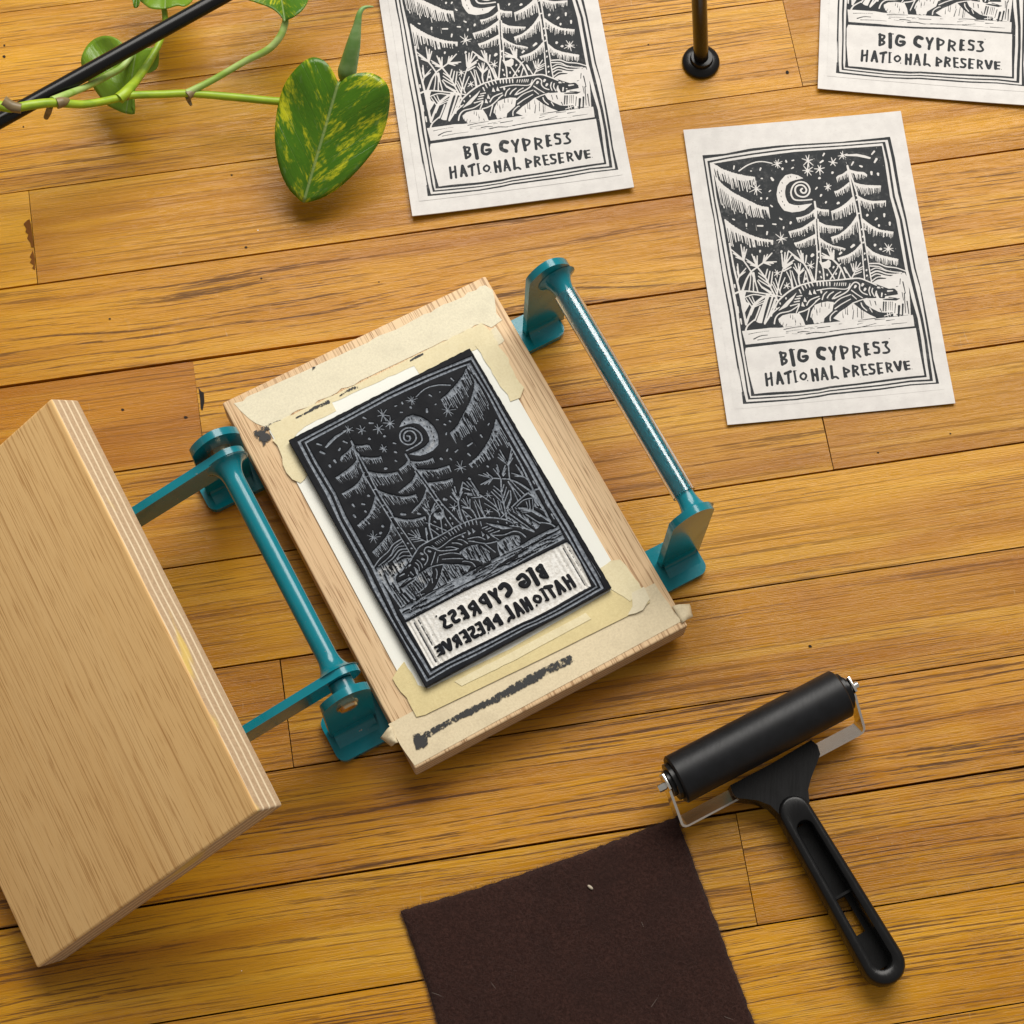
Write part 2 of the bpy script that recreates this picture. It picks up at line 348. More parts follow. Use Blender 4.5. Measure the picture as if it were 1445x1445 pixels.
def fringe(s, top, bot, step=24, w=17, fill=0.5):
    fill *= .55; w *= 1.05
    T = sum(math.dist(a, b) for a, b in zip(top, top[1:])); n = max(3, int(T/step))
    poly_pts = list(top)+[tuple(lerp_path(top, t)*(1-fill)+lerp_path(bot, t)*fill) for t in np.linspace(1, 0, 8)]
    poly(0, s, poly_pts)
    W(s, top, 16, 13)
    for i in range(n+1):
        t = min(1, max(0, (i+ORNG.uniform(-.3, .3))/n)); a = lerp_path(top, t); b = lerp_path(bot, t)
        e = a+(b-a)*ORNG.uniform(.78, 1.08)
        W(s, [tuple(a), tuple(e)], w*ORNG.uniform(.75, 1.2), w*ORNG.uniform(.25, .7))
    for i in range(n):                              # ink slivers between the hanging strokes
        t = min(.98, max(.02, (i+.5+ORNG.uniform(-.35, .35))/n)); a = lerp_path(top, t); b = lerp_path(bot, t)
        K(s, [tuple(a+(b-a)*ORNG.uniform(.16, .5)), tuple(a+(b-a)*ORNG.uniform(.75, 1.1))], ORNG.uniform(3, 6), ORNG.uniform(5, 10))
def star(s, x, y, r, n=8, w=15):
    a0 = ORNG.uniform(0, 6.28)
    for i in range(n):
        a = a0+i*6.283/n+ORNG.uniform(-.2, .2); q = r*ORNG.uniform(.65, 1.1)
        W(s, [(x, y), (x+q*math.cos(a), y+q*math.sin(a))], w, w*.55)
def dash(s, x, y, ang, ln, w=22):
    a = math.radians(ang); dx, dy = .5*max(ln-w, 4)*math.cos(a), -.5*max(ln-w, 4)*math.sin(a)
    W(s, [(x-dx, y-dy), (x+dx, y+dy)], w*.8, w*1.05)
def blobs(s, pts, w=28):
    for x, y in pts: dash(s, x, y, ORNG.uniform(40, 120), w*1.4, w*.8)
def fan(s, base, tips, w=17):
    for t in tips: W(s, [t, base], w*.7, w*1.1)

OUT1 = [(990.7,221),(1022,218.5),(1058,211),(1097,206.6),(1135,204),(1182,201.4),(1224,197.3),(1255,194),(1262,224),(1270,271),(1279,310),(1292,380),(1300,410),(1308,450),(1313,479),(1317,508),(1325,543),(1284,545.5),(1240.6,551.7),(1170,558.5),(1154.6,561.6),(1123.4,565.7),(1082,568.9),(1047,571.4),(1044.5,548.6),(1038.8,517.5),(1031,468.7),(1028,445),(1016.6,382.7),(1006.2,310),(1001.6,288.6)]
IN1 = [(993.8,225.8),(1026.5,220.6),(1059.7,214.7),(1097,209.7),(1120,207.4),(1182,203.4),(1251.6,198.3),(1257.5,224),(1266.4,273),(1276,310),(1289.5,380),(1297.4,406),(1305,450),(1310,481),(1315.3,512.3),(1320.5,541.3),(1284,543.5),(1240.6,549.2),(1170,556),(1154.6,559),(1121,563.7),(1082,566.3),(1051.8,568.3),(1047,548.6),(1041.4,517.5),(1033.6,468.7),(1030.6,445),(1018.7,382.7),(1008,310),(1004.2,288.6)]
IN2 = [(997.5,229),(1026.5,223.3),(1059.7,217.8),(1097,212.6),(1120,210.2),(1182,206.2),(1248.2,201),(1255,231.5),(1262.4,278),(1272.3,310),(1285.5,380),(1302.3,450),(1308,481),(1311.7,507),(1316.4,539.3),(1284,540.6),(1242.7,546.2),(1170,553.6),(1154.6,556.4),(1123.4,560.2),(1082,563.3),(1054.5,565),(1052.3,553.8),(1047,517.5),(1039,476),(1034,439.8),(1024,382.7),(1013.2,320.4),(1005.4,278.2),(1000,244)]
IN3 = [(1001,231.4),(1026.5,225.8),(1059.7,220.2),(1097,215),(1120,212.3),(1182,208.2),(1244.6,203.2),(1251.6,231.5),(1259,278),(1268.7,310),(1280.6,380),(1298.2,450),(1304,481),(1308,512),(1311.7,536.7),(1284,538),(1242.7,543.8),(1170,551.4),(1154.6,554.6),(1123.4,558.2),(1082,561),(1057.5,562.6),(1055,553.8),(1049.2,517.5),(1042,476),(1037,439.8),(1026.4,382.7),(1015.5,320.4),(1008,278.2),(1002.8,244)]
IN4 = [(1005,232.6),(1026.5,229),(1059.7,223.4),(1097,218.3),(1120,215.4),(1182,211),(1243.5,206.6),(1248.2,231.5),(1255.3,278.2),(1264,310),(1277,381),(1286,421.5),(1294.6,450),(1299.8,481),(1304,512.3),(1307.5,533.6),(1290.4,535),(1263.4,538),(1211.5,544.4),(1170,549.2),(1154.6,552.4),(1123.4,556),(1082,558.8),(1058.5,560.2),(1057.5,548.6),(1050.8,512.3),(1044.5,470.8),(1041,439.8),(1030,382.7),(1020,320.4),(1010.4,278.2),(1006.3,244)]
CAPTION = [(1051.3,491.5),(1102.7,485.3),(1150,479.6),(1191.5,473.3),(1242.7,468),(1292,463.6),(1296.6,491.5),(1304,531),(1290.4,531.8),(1263.4,534.6),(1211.5,541.6),(1170,546),(1154.6,549),(1123.4,552.4),(1082,554.8),(1063.2,557),(1059.6,543.4),(1054.4,522.7),(1050.2,497.7)]
def draw_picture():
    for v, pl in ((1, OUT1), (0, IN1), (1, IN2), (0, IN3), (1, IN4), (0, CAPTION)): poly(v, 'P', pl)
    poly(0, 'E', [(250,845),(420,825),(640,800),(760,800),(1100,765),(1300,742),(1550,716),(1950,690),(2200,660),(2580,626),(2602,780),(2150,820),(1650,872),(1250,932),(1000,962),(700,985),(300,1030)])
    # left tree
    fringe('A', [(190,410),(330,490),(480,540),(640,575),(760,590)], [(235,620),(380,690),(470,735),(560,780),(650,790),(765,665)], 30, 22, .62)
    fringe('A', [(235,600),(330,700),(480,810),(640,890),(800,970),(940,1000)], [(310,960),(370,1025),(460,1062),(590,1095),(690,1150),(830,1148),(970,1150)], 31, 22, .45)
    fringe('C', [(215,10),(300,80),(430,160),(560,220),(700,265),(860,290)], [(272,345),(330,392),(420,335),(500,360),(640,382),(790,368),(860,352)], 36, 24, .55)
    W('C', [(275,330),(330,640),(380,850),(415,1000),(450,1180),(500,1430)], 22, 30)
    for x, y, l in ((345,910,60),(390,1230,100),(430,1390,90)): dash('C', x, y, 100, l, 22)
    # sky
    W('A', [(550,505),(660,430),(780,385),(880,378),(1000,400)], 18, 14); star('A', 1070, 405, 75, 9)
    star('A', 785, 745, 105, 9); star('C', 980, 262, 95, 8)
    for x, y, a, l, w in [(482,460,80,62,20),(840,480,70,52,22),(712,505,0,24,22),(1000,610,-55,66,34),(858,605,0,34,20),(968,775,40,42,18),(850,875,70,38,28),(930,875,60,40,22),(990,975,-40,48,22),(1190,370,-70,44,24),(1280,360,15,42,20),(1275,462,30,46,20),(1140,475,80,42,30),(475,1160,-20,44,20),(650,1235,90,54,22),(835,1245,0,92,24),(1028,1222,-5,62,22),(1115,1150,-30,52,24),(1250,1205,70,48,30),(1155,1270,80,44,22),(930,1345,80,60,24)]: dash('A', x, y, a, l, w)
    W('A', [(765,1170),(790,1310)], 3, 3); W('B', [(690,330),(715,420)], 4, 3)
    poly(0, 'A', [(1425,600),(1350,560),(1260,540),(1180,560),(1110,640),(1075,720),(1060,820),(1080,920),(1130,1000),(1165,1038),(1270,1062),(1370,1050),(1440,1030),(1490,990),(1549,938),(1440,955),(1361,965),(1300,962),(1230,940),(1200,900),(1180,840),(1175,780),(1190,700),(1240,650),(1310,625)])
    for x, y in ((1135,665),(1125,775),(1120,850),(1165,965),(1215,590),(1250,580),(1360,990),(1100,800),(1140,920),(1330,595)): K('A', [(x, y-9), (x+5, y+10)], 12, 5)
    W('B', [(238,886),(120,897),(20,893),(-25,860),(-45,790),(-20,710),(30,662),(100,648),(165,672),(205,730),(205,790),(165,840),(100,850),(40,825),(12,770),(25,715),(75,690),(125,700),(160,740),(160,780),(130,800),(98,785),(88,757),(110,738)], 20, 22)
    for x, y, r, n in ((185,362,90,7),(180,495,80,8),(345,475,75,7),(525,385,65,6),(455,715,52,7)): star('B', x, y, r, n, 18)
    star('B', 655, 290, 65, 7, 16); poly(0, 'B', [(680,278),(850,268),(960,290),(1042,318),(1030,338),(850,302),(690,296)])
    for x, y, a, l, w in [(398,280,60,56,22),(370,375,35,68,26),(518,525,60,42,32),(340,598,30,42,34),(300,735,50,50,20),(362,832,60,46,26),(430,925,60,40,24),(595,935,30,50,34),(790,400,60,70,22),(905,435,-20,54,28),(1070,255,50,76,24),(1105,360,60,82,30),(1050,530,95,62,32),(1140,545,100,50,32),(992,1100,60,44,32),(1225,1100,88,60,28),(1115,1150,45,54,26),(1300,1215,90,60,28),(1152,1240,80,40,28)]: dash('B', x, y, a, l, w)
    for x, y, a, l, w in [(690,435,80,42,26),(980,440,70,44,28),(1400,488,45,60,36)]: dash('C', x, y, a, l, w)
    for x, y, a, l, w in [(600,362,40,78,34),(435,460,45,58,28),(905,350,70,44,36),(980,402,10,44,36),(50,490,50,60,38)]: dash('D', x, y, a, l, w)
    star('D', 1092, 398, 85, 9); star('D', 30, 630, 62, 7)
    # right tree
    W('B', [(722,430),(740,520),(760,620),(800,820),(860,1100),(900,1440)], 26, 18); W('B', [(725,440),(800,640),(860,830),(900,1050),(960,1440)], 24, 18)
    W('D', [(682,0),(700,150),(725,350),(745,600),(765,815)], 16, 16); W('D', [(722,0),(760,250),(800,480),(830,680),(862,860)], 16, 14)
    for x, y in ((850,830),(848,890),(875,1075)): dash('B', x, y, 30, 36, 22)
    for x, y in ((725,135),(740,235),(745,315),(765,465),(770,545),(790,690),(795,765)): dash('D', x, y, 60, 34, 22)
    for s, t, b in [('B',[(722,500),(660,545),(600,568),(580,590)],[(722,585),(660,615),(590,650)]),
        ('B',[(760,490),(850,515),(940,522),(985,555)],[(795,608),(870,608),(920,612),(985,578)]),
        ('B',[(745,660),(680,715),(600,765),(550,780)],[(762,770),(680,805),(580,858)]),
        ('B',[(805,655),(900,685),(1000,697),(1175,702)],[(870,785),(945,828),(1050,812),(1165,795)]),
        ('B',[(795,855),(720,930),(620,1000),(505,1050)],[(818,1045),(740,1095),(640,1140),(520,1165)]),
        ('B',[(875,845),(960,890),(1060,912),(1240,905)],[(915,975),(970,1015),(1040,1050),(1100,1000),(1240,985)]),
        ('B',[(852,1110),(780,1220),(690,1310),(600,1370),(505,1400)],[(885,1316),(793,1366),(733,1416),(633,1446),(523,1491)]),
        ('B',[(928,1150),(1030,1230),(1160,1300),(1345,1330)],[(940,1270),(1050,1385),(1150,1388),(1340,1412)]),
        ('D',[(712,340),(640,420),(550,480),(400,530)],[(738,480),(620,550),(490,615),(420,575)]),
        ('D',[(790,370),(870,440),(980,490),(1220,545)],[(830,505),(900,565),(1000,620),(1100,635),(1220,628)]),
        ('B',[(275,1030),(200,1090),(110,1125),(35,1138)],[(272,1115),(190,1145),(60,1208)]),
        ('B',[(300,1000),(370,1025),(465,1030)],[(310,1090),(380,1108),(465,1118)]),
        ('B',[(280,1160),(180,1230),(90,1280),(-70,1325)],[(282,1312),(190,1325),(140,1370),(30,1392),(-40,1405)]),
        ('B',[(318,1185),(420,1235),(520,1250),(655,1262)],[(330,1305),(360,1345),(530,1345),(640,1302)]),
        ('C',[(1445,205),(1330,262),(1240,302),(1160,325)],[(1445,372),(1350,372),(1240,402),(1190,382)]),
        ('D',[(145,250),(230,310),(330,360),(430,380),(500,402)],[(160,375),(230,402),(340,402),(420,425),(490,428)])]:
        fringe(s, t, b, 23, 17, .52)
    # middle tree trunk
    poly(0, 'B', [(264,905),(288,905),(305,1010),(330,1440),(288,1440),(278,1010)]); K('B', [(300,1130),(312,1440)], 4, 16)
    W('D', [(95,0),(106,250),(120,500),(110,650),(97,825)], 18, 20); W('D', [(130,0),(145,240),(160,400),(168,560),(200,680),(212,815)], 18, 18)
    K('D', [(112,0),(122,230),(138,420)], 14, 16); dash('D', 140, 440, 50, 40, 24); dash('D', 132, 520, 60, 30, 20)
    # plants on the left
    W('C', [(455,545),(560,700),(620,840),(662,990)], 20, 16); fan('C', (465,555), [(298,412),(325,462),(362,515),(430,345),(475,378),(508,408)], 22)
    W('C', [(640,630),(760,790),(830,920),(930,1110)], 22, 20); fan('C', (648,640), [(500,540),(515,575),(560,622),(580,475),(612,505),(652,498)], 22)
    W('C', [(575,705),(650,650),(735,588)], 20, 18); fan('C', (735,585), [(750,490),(792,478),(852,458),(912,575),(872,598),(832,622)], 22)
    W('C', [(575,705),(510,810),(450,975)], 18, 30); W('C', [(565,730),(558,850),(540,975)], 12, 16); W('C', [(600,740),(600,985)], 14, 18); W('C', [(600,730),(620,840)], 30, 24)
    fan('C', (402,780), [(385,605),(378,645),(378,705),(498,665),(488,715),(442,738)], 19); W('C', [(402,780),(380,865)], 16, 14)
    for a, b in [((672,728),(768,800)),((668,772),(790,862)),((668,822),(815,912)),((655,835),(720,930)),((790,678),(762,785)),((825,705),(798,838)),((862,715),(838,905)),((700,905),(840,990)),((720,930),(870,1030))]: W('C', [a, b], 15, 20)
    W('C', [(1120,480),(1010,660),(950,850),(920,1030)], 18, 16)
    for a, b in [((985,470),(1002,640)),((1030,450),(1020,615)),((1072,440),(1040,600)),((1150,555),(1030,632)),((1130,592),(1022,665)),((1112,648),(1012,700))]: W('C', [a, b], 17, 24)
    for p_ in [[(868,850),(930,985)],[(898,800),(948,960)],[(1030,790),(962,960),(978,1025)],[(858,885),(920,1020)],[(1050,710),(1102,820),(1130,945)],[(1098,690),(1142,945)],[(1122,700),(1192,905)],[(1310,700),(1282,855)],[(1312,700),(1345,855)]]: W('C', p_, 12, 17)
    star('C', 922, 730, 52, 7, 14); star('C', 1055, 900, 60, 6, 16)
    fan('C', (1275,585), [(1078,428),(1128,480),(1158,522),(1200,420),(1242,425),(1272,462)], 24); W('C', [(1322,490),(1308,590)], 20, 16); W('C', [(1275,580),(1340,690),(1402,850)], 22, 18); W('C', [(1300,615),(1372,760),(1435,842)], 14, 16)
    fan('C', (1220,745), [(1145,650),(1160,602),(1212,600),(1242,600),(1285,660),(1292,685)], 19); W('C', [(1220,740),(1215,810),(1232,885)], 20, 18); dash('C', 1312, 808, 80, 40, 26)
    # plants on the right
    fan('D', (322,535), [(188,460),(178,492),(192,522),(258,395),(300,398),(342,420)], 26); W('D', [(322,535),(430,650),(500,805)], 26, 20); W('D', [(345,420),(345,545)], 18, 14)
    poly(0, 'D', [(140,560),(190,585),(240,570),(272,545),(305,575),(300,640),(262,672),(210,660),(170,620)]); 
    for p_ in [[(260,660),(352,805)],[(400,650),(298,810)],[(440,600),(395,640)],[(440,690),(405,815)],[(490,650),(575,795)],[(480,650),(515,720)],[(0,680),(50,830)],[(20,680),(75,830)]]: W('D', p_, 14, 18)
    blobs('D', [(340,650),(155,715),(175,785),(255,755),(375,740),(520,715)], 28)
    W('D', [(708,590),(645,690),(592,795)], 13, 17)
    for a, b in [((578,600),(612,705)),((612,600),(622,695)),((652,575),(642,672)),((738,640),(662,682)),((732,672),(650,712)),((722,712),(620,752))]: W('D', [a, b], 12, 17)
    # leaf thicket under the left tree
    W('C', [(350,1008),(430,980),(560,980),(760,1010),(985,1050)], 24, 16); W('C', [(480,1062),(600,1022),(740,1040),(910,1050)], 16, 14)
    poly(0, 'C', [(440,955),(500,985),(480,1062),(500,1120),(550,1150),(470,1290),(440,1150),(425,1020)])
    poly(0, 'C', [(775,1000),(835,1012),(795,1100),(752,1250),(715,1410),(630,1410),(715,1180),(752,1090)])
    for p_, w in [([(865,1030),(815,1200),(750,1405)],24),([(895,1085),(840,1235),(775,1395)],20),([(742,1052),(610,1160),(540,1310),(505,1410)],34),([(690,1185),(640,1320),(605,1400)],20),([(620,1160),(565,1300)],18),([(450,1200),(500,1420)],26)]: W('C', p_, w, w*.8)
    for a, b in [((500,1075),(575,1185)),((540,1058),(592,1145)),((582,1050),(612,1125)),((735,1070),(600,1150)),((745,1100),(610,1172)),((742,1132),(600,1195)),((920,1060),(870,1200))]: W('C', [a, b], 12, 16)
    poly(1, 'E', [(352,695),(405,700),(490,738),(562,742),(640,650),(668,640),(640,735),(560,782),(450,778),(385,742)])
    W('E', [(560,745),(690,540)], 6, 4); W('E', [(300,835),(330,770),(420,690)], 20, 16)
    # alligator
    W('E', [(560,745),(640,620),(700,520),(750,430),(870,320),(1000,240),(1150,190),(1300,166),(1550,148),(1722,132),(1852,126),(1952,160),(2082,218)], 22, 18)
    poly(0, 'E', [(745,680),(800,632),(900,605),(1030,600),(1082,680),(1112,762),(1000,772),(820,790),(760,732)])
    poly(0, 'E', [(1180,650),(1192,580),(1240,490),(1320,458),(1412,440),(1502,450),(1482,570),(1372,670),(1362,735),(1232,742),(1215,690)])
    poly(0, 'F', [(490,468),(520,470),(620,550),(740,622),(832,662),(600,692),(340,712),(240,670),(330,582),(420,522)])
    poly(0, 'F', [(650,425),(720,398),(830,395),(900,420),(1100,430),(1160,400),(1205,470),(1180,565),(1060,592),(920,592),(860,582),(760,532),(690,485)])
    poly(0, 'F', [(800,192),(860,150),(960,130),(1100,62),(1215,50),(1262,140),(1285,400),(1300,625),(1060,642),(1060,590),(1150,480),(1160,400),(1110,398),(960,402),(900,420),(830,398),(828,330),(850,300),(1000,330),(1105,345),(1120,310),(1080,268),(1000,268),(890,228)])
    poly(1, 'F', [(832,222),(900,238),(980,275),(1060,262),(1110,300),(1125,345),(1090,352),(1020,362),(950,372),(940,402),(870,395),(840,330)])
    for a, b, w in [((985,300),(1050,295),22),((905,330),(900,375),22),((850,250),(915,255),26),((950,345),(960,350),16),((1000,385),(1080,380),8)]: W('F', [a, b], w, w*.7)
    K('F', [(880,250),(910,262)], 12, 10); K('F', [(1000,385),(1100,395)], 14, 6)
    for a, b, w in [((1190,175),(1225,330),16),((1180,320),(1200,430),10),((1210,330),(1228,600),14),((1248,440),(1272,612),16),((1150,70),(1180,62),10),((1155,130),(1150,210),12),((1100,240),(1125,235),10),((1090,470),(1080,600),12),((1140,505),(1132,640),34),((1190,480),(1186,625),26),((930,450),(922,570),22),((960,450),(958,572),20),((1000,445),(996,560),8),((1025,445),(1022,560),9),((1050,445),(1046,565),8),((740,430),(760,500),10),((810,440),(825,490),16),((880,540),(900,580),14),((1110,620),(1180,628),14)]: K('F', [a, b], w, w*.7)
    for a, b in [((940,640),(1060,600)),((980,600),(990,650)),((1010,600),(1020,640))]: W('F', [a, b], 12, 8)
    for p_, w in [([(830,600),(950,600),(1060,640),(1200,660),(1330,705)],18),([(838,632),(960,642),(1050,690),(1150,712),(1270,722)],17),([(850,690),(930,660),(1060,702)],13),([(855,732),(940,700),(1080,742),(1250,745)],20),([(862,772),(930,740),(1060,772)],16),([(870,832),(950,782),(1070,792)],15),([(880,865),(960,822),(1100,815)],18),([(1000,770),(1100,780),(1240,800)],26)]: W('D', p_, w, w*.8)
    for i, x in enumerate((20,62,105,150,192)): W('F', [(x, 180), (x+4, 226)], 20, 14)
    for x in (255,288,322,352,378,405): W('F', [(x+8, 188), (x, 226)], 13, 9)
    for x, y in ((1045,305),(1080,262),(1120,235),(1165,218),(1210,205)): W('E', [(x-12, y-22), (x+10, y+26)], 20, 12)
    for x, y in ((1035,365),(1010,402),(1000,440)): W('E', [(x-38, y+8), (x+30, y-5)], 14, 18)
    for x, y in ((1080,482),(1110,420),(1180,322),(1240,312)): poly(0, 'E', [(x-8, y-42), (x+26, y+30), (x-22, y+22)])
    blobs('E', [(1330,312)], 34)
    for p_ in [[(90,415),(112,350),(155,308)],[(158,392),(190,345),(245,308)],[(228,405),(280,345),(345,308)],[(20,290),(200,262),(420,270),(470,196)],[(0,440),(60,400)],[(250,475),(340,400),(480,345)],[(265,540),(350,480),(478,408)],[(200,705),(205,640),(262,580),(290,570)],[(490,288),(560,340),(640,392)],[(500,355),(558,408)],[(505,465),(600,428),(705,398)],[(620,460),(640,510),(698,565)],[(738,530),(772,585)],[(740,245),(728,300),(748,362)],[(778,262),(770,310),(802,372)],[(830,300),(820,360),(870,400)]]: W('F', p_, 15, 12)
    W('F', [(250,402),(420,312),(480,232),(520,186),(560,180),(600,212),(600,272),(642,322),(705,348)], 18, 14)
    for x, y in ((540,240),(640,215),(672,278)): dash('F', x, y, 60, 54, 32)
    poly(0, 'E', [(740,572),(860,440),(960,352),(1002,308),(945,410),(862,512)]); blobs('E', [(850,400),(770,470),(722,542)], 24)
    for p_ in [[(690,745),(710,660),(770,602),(900,572),(1000,510),(1032,468)],[(910,500),(1015,472)],[(1032,488),(990,592)],[(1130,492),(1180,420),(1302,370)],[(1020,592),(1150,542),(1302,400)],[(1168,540),(1130,695)],[(650,640),(665,600),(760,520)]]: W('E', p_, 17, 13)
    for s, pts in (('E', [(770,735,40),(815,745,45),(860,762,30),(910,640,50),(940,655,60),(965,690,70),(985,730,70),(1040,750,30),(1230,520,60),(1260,560,70),(1330,480,50),(1210,640,60),(1270,600,60)]), ('F', [(80,490,50),(130,480,55),(190,500,70),(60,560,60),(400,560,110),(430,560,120),(500,520,60),(520,620,120),(570,590,130),(620,600,150),(650,610,120),(365,620,90)])):
        for x, y, l in pts: K(s, [(x, y-l/2), (x+ORNG.uniform(-14, 14), y+l/2)], ORNG.uniform(4, 9), ORNG.uniform(6, 12))
    # ground lines
    for p_, w in [([(340,888),(470,862),(620,842)],8),([(410,955),(500,912),(600,898)],16),([(460,968),(640,938),(830,918)],9),([(820,822),(960,795),(1110,775)],12),([(850,852),(980,832),(1080,820)],7),([(850,872),(890,870)],9),([(1010,862),(1090,850),(1170,856)],14),([(930,882),(1130,880)],6),([(1130,884),(1250,862),(1380,868)],15),([(1100,812),(1280,780)],8),([(400,815),(412,820)],14),([(452,812),(466,818)],12),([(1180,815),(1240,808)],8),([(1280,800),(1450,778)],9)]: K('E', p_, w, w*.5)
    for p_, w in [([(20,806),(200,782)],8),([(320,748),(370,742)],9),([(570,752),(660,730)],9),([(200,850),(420,818),(620,790),(830,738)],13),([(640,790),(900,768),(1020,762)],7),([(810,690),(945,680)],12),([(965,704),(1080,688)],12),([(1040,750),(1250,732)],11),([(0,862),(100,866),(220,848)],10),([(580,716),(690,705)],8),([(20,735),(40,738)],12),([(70,728),(130,720)],9)]: K('F', p_, w, w*.5)
    # worn stretches of the frame
    for s, p_ in (('C', [(150,600),(190,900),(260,1280)]), ('G', [(100,680),(150,1000)])): W(s, p_, 5, 9)
    # lettering
    L = {'G': [([(678,462),(702,628)],40),([(668,470),(742,474),(736,520),(694,540)],32),([(694,545),(756,566),(746,602),(700,626)],34),([(820,432),(856,632)],52),([(795,432),(865,422)],16),
        ([(1018,446),(945,436),(926,500),(938,560),(990,578),(1034,552),(1038,515),(985,520)],42),([(1275,418),(1218,408),(1190,450),(1200,515),(1265,545)],54),([(1345,400),(1392,478)],38),([(1425,388),(1402,478),(1402,560)],38),
        ([(476,755),(494,912)],34),([(545,742),(562,908)],30),([(484,838),(552,806)],30),([(648,735),(634,888)],34),([(652,738),(708,885)],38),([(645,845),(700,835)],22),
        ([(738,752),(812,722)],40),([(780,740),(790,882)],34),([(864,718),(886,866)],28),([(850,720),(890,710)],12),([(872,868),(914,860)],12),
        ([(990,742),(1026,770),(1018,812),(988,832),(952,806),(954,768),(990,742)],26),([(1045,846),(1048,850)],16),
        ([(1102,702),(1124,846)],38),([(1166,690),(1184,840)],36),([(1112,745),(1178,795)],34),([(1252,682),(1242,832)],32),([(1256,682),(1318,828)],38),([(1250,792),(1300,785)],18)],
        'H': [([(18,652),(34,812)],36),([(34,812),(80,795),(116,818)],26),([(152,385),(182,540)],46),([(152,384),(236,405),(228,455),(184,482)],30),
        ([(320,376),(336,532)],38),([(320,380),(396,398),(394,440),(344,462)],30),([(360,462),(418,520)],32),([(484,350),(500,492)],46),([(490,348),(522,344)],28),([(496,422),(528,418)],28),([(504,484),(548,488)],30),
        ([(662,332),(602,330),(606,378),(664,402),(668,462),(612,468)],34),([(722,328),(786,322),(762,372),(812,432),(788,464),(732,470)],28),
        ([(190,672),(205,796)],32),([(190,678),(264,716),(206,752)],28),([(222,765),(232,796)],24),([(316,645),(326,785)],34),([(316,648),(374,660),(370,694),(330,712)],28),([(345,712),(390,768)],32),
        ([(432,635),(462,768)],34),([(436,634),(484,630)],24),([(448,702),(494,698)],26),([(464,766),(516,770)],26),([(598,630),(538,632),(560,684),(608,706),(596,750),(545,754)],30),
        ([(652,615),(672,750)],38),([(656,612),(718,608)],22),([(664,682),(708,680)],24),([(674,742),(720,742)],26),([(770,608),(790,728)],32),([(770,610),(830,624),(824,662),(792,682)],26),([(812,682),(852,726)],28),
        ([(882,598),(944,706),(964,592)],40),([(1020,600),(1040,694)],44),([(1026,596),(1082,585)],22),([(1034,645),(1086,640)],24),([(1044,694),(1094,690)],24),
        ([(810,270),(815,274)],10),([(1122,690),(1125,694)],10),([(418,798),(421,802)],8)]}
    for s in L:
        for pts, w in L[s]:
            w *= 1.04; K(s, pts, w*ORNG.uniform(.94, 1.06), w*ORNG.uniform(.9, 1.06))
draw_picture()
# ================================================================ the floor
PHI, OFF, BW = 0.22310, 0.71559, 0.05715
CS, SN = math.cos(PHI), math.sin(PHI)
def floor_xy(s, n): return Vector((s*CS-n*SN, s*SN+n*CS, 0))
me = bm_mesh(box_bm(2.2, 1.486, .004, (0, -.0045, -.014)))
floor_o = link('floor', me, M_GAP, loc=floor_xy(.12, .32), rot=(0, 0, PHI)); floor_o['kind'] = 'structure'
JOINTS = {2: [.2762], 3: [-.1626], 5: [-.0842], 6: [.2458], 8: [-.0586], 10: [.1586], 4: [.62], 9: [.56], 7: [-.30], 11: [-.36], 1: [-.28], 0: [.06]}
GAPS = {2: (.7, .8), 3: (.7, .7), 4: (1.1, 1.3), 5: (1.9, .8), 6: (.7, 1.4), 7: (.9, 1.1), 8: (1.0, .7), 9: (1.0, .65), 10: (1.2, 1.4), 11: (1.0, .7), 12: (.7, .8)}
def gap(k, s): a, b = GAPS.get(k, (.5, .6)); t = min(max((s+.20)/.60, 0), 1); return (a+(b-a)*t)*.001
TONES = {(5, False): (.80, .66, .55), (3, False): (1.16, 1.18, 1.25), (3, True): (1.0, .97, .9), (8, False): (.98, .92, .8), (8, True): (.9, .84, .75), (5, True): (.98, .93, .85), (10, True): (.88, .82, .75), (7, False): (1.02, .98, .9), (9, False): (1.08, 1.06, 1.0)}
for k in range(-6, 20):
    js = [-.98]+sorted(JOINTS.get(k, [rng.uniform(-.5, .7)]))+[1.22]
    for a, b in zip(js, js[1:]):
        ge = .00022; mid_n = OFF-(k+.5)*BW; h = BW/2; x0, x1 = a+ge-(a+b)/2, b-ge-(a+b)/2; sk = rng.uniform(-.0003, .0003)
        bot = []; topp = []
        for t in (0, .25, .45, .6, .75, 1): s_ = a+(b-a)*t; bot.append((x0+(x1-x0)*t, -h+gap(k+1, s_)/2+rng.uniform(-.0001, .0001)))
        for t in (1, .75, .6, .45, .25, 0): s_ = a+(b-a)*t; topp.append((x0+(x1-x0)*t+sk, h-gap(k, s_)/2+rng.uniform(-.0001, .0001)))
        bm = prism_bm(bot+topp, -.006, .006); bevel(bm, .0003, 1, 60)
        c = floor_xy((a+b)/2, mid_n)-floor_o.location; c.rotate(Euler((0, 0, -PHI)))
        pk = link('plank', bm_mesh(bm), M_OAK, floor_o, loc=(c.x, c.y, -.006-rng.uniform(0, .00025)), smooth=30)
        tn = TONES.get((k, a > -.9), rng.uniform(.84, 1.10)); hue = rng.uniform(-.05, .05)
        pk.color = (*tn, 1) if isinstance(tn, tuple) else (tn*(1+hue*.3), tn**1.15*(1-hue*.3), tn**1.4*(1-hue), 1)

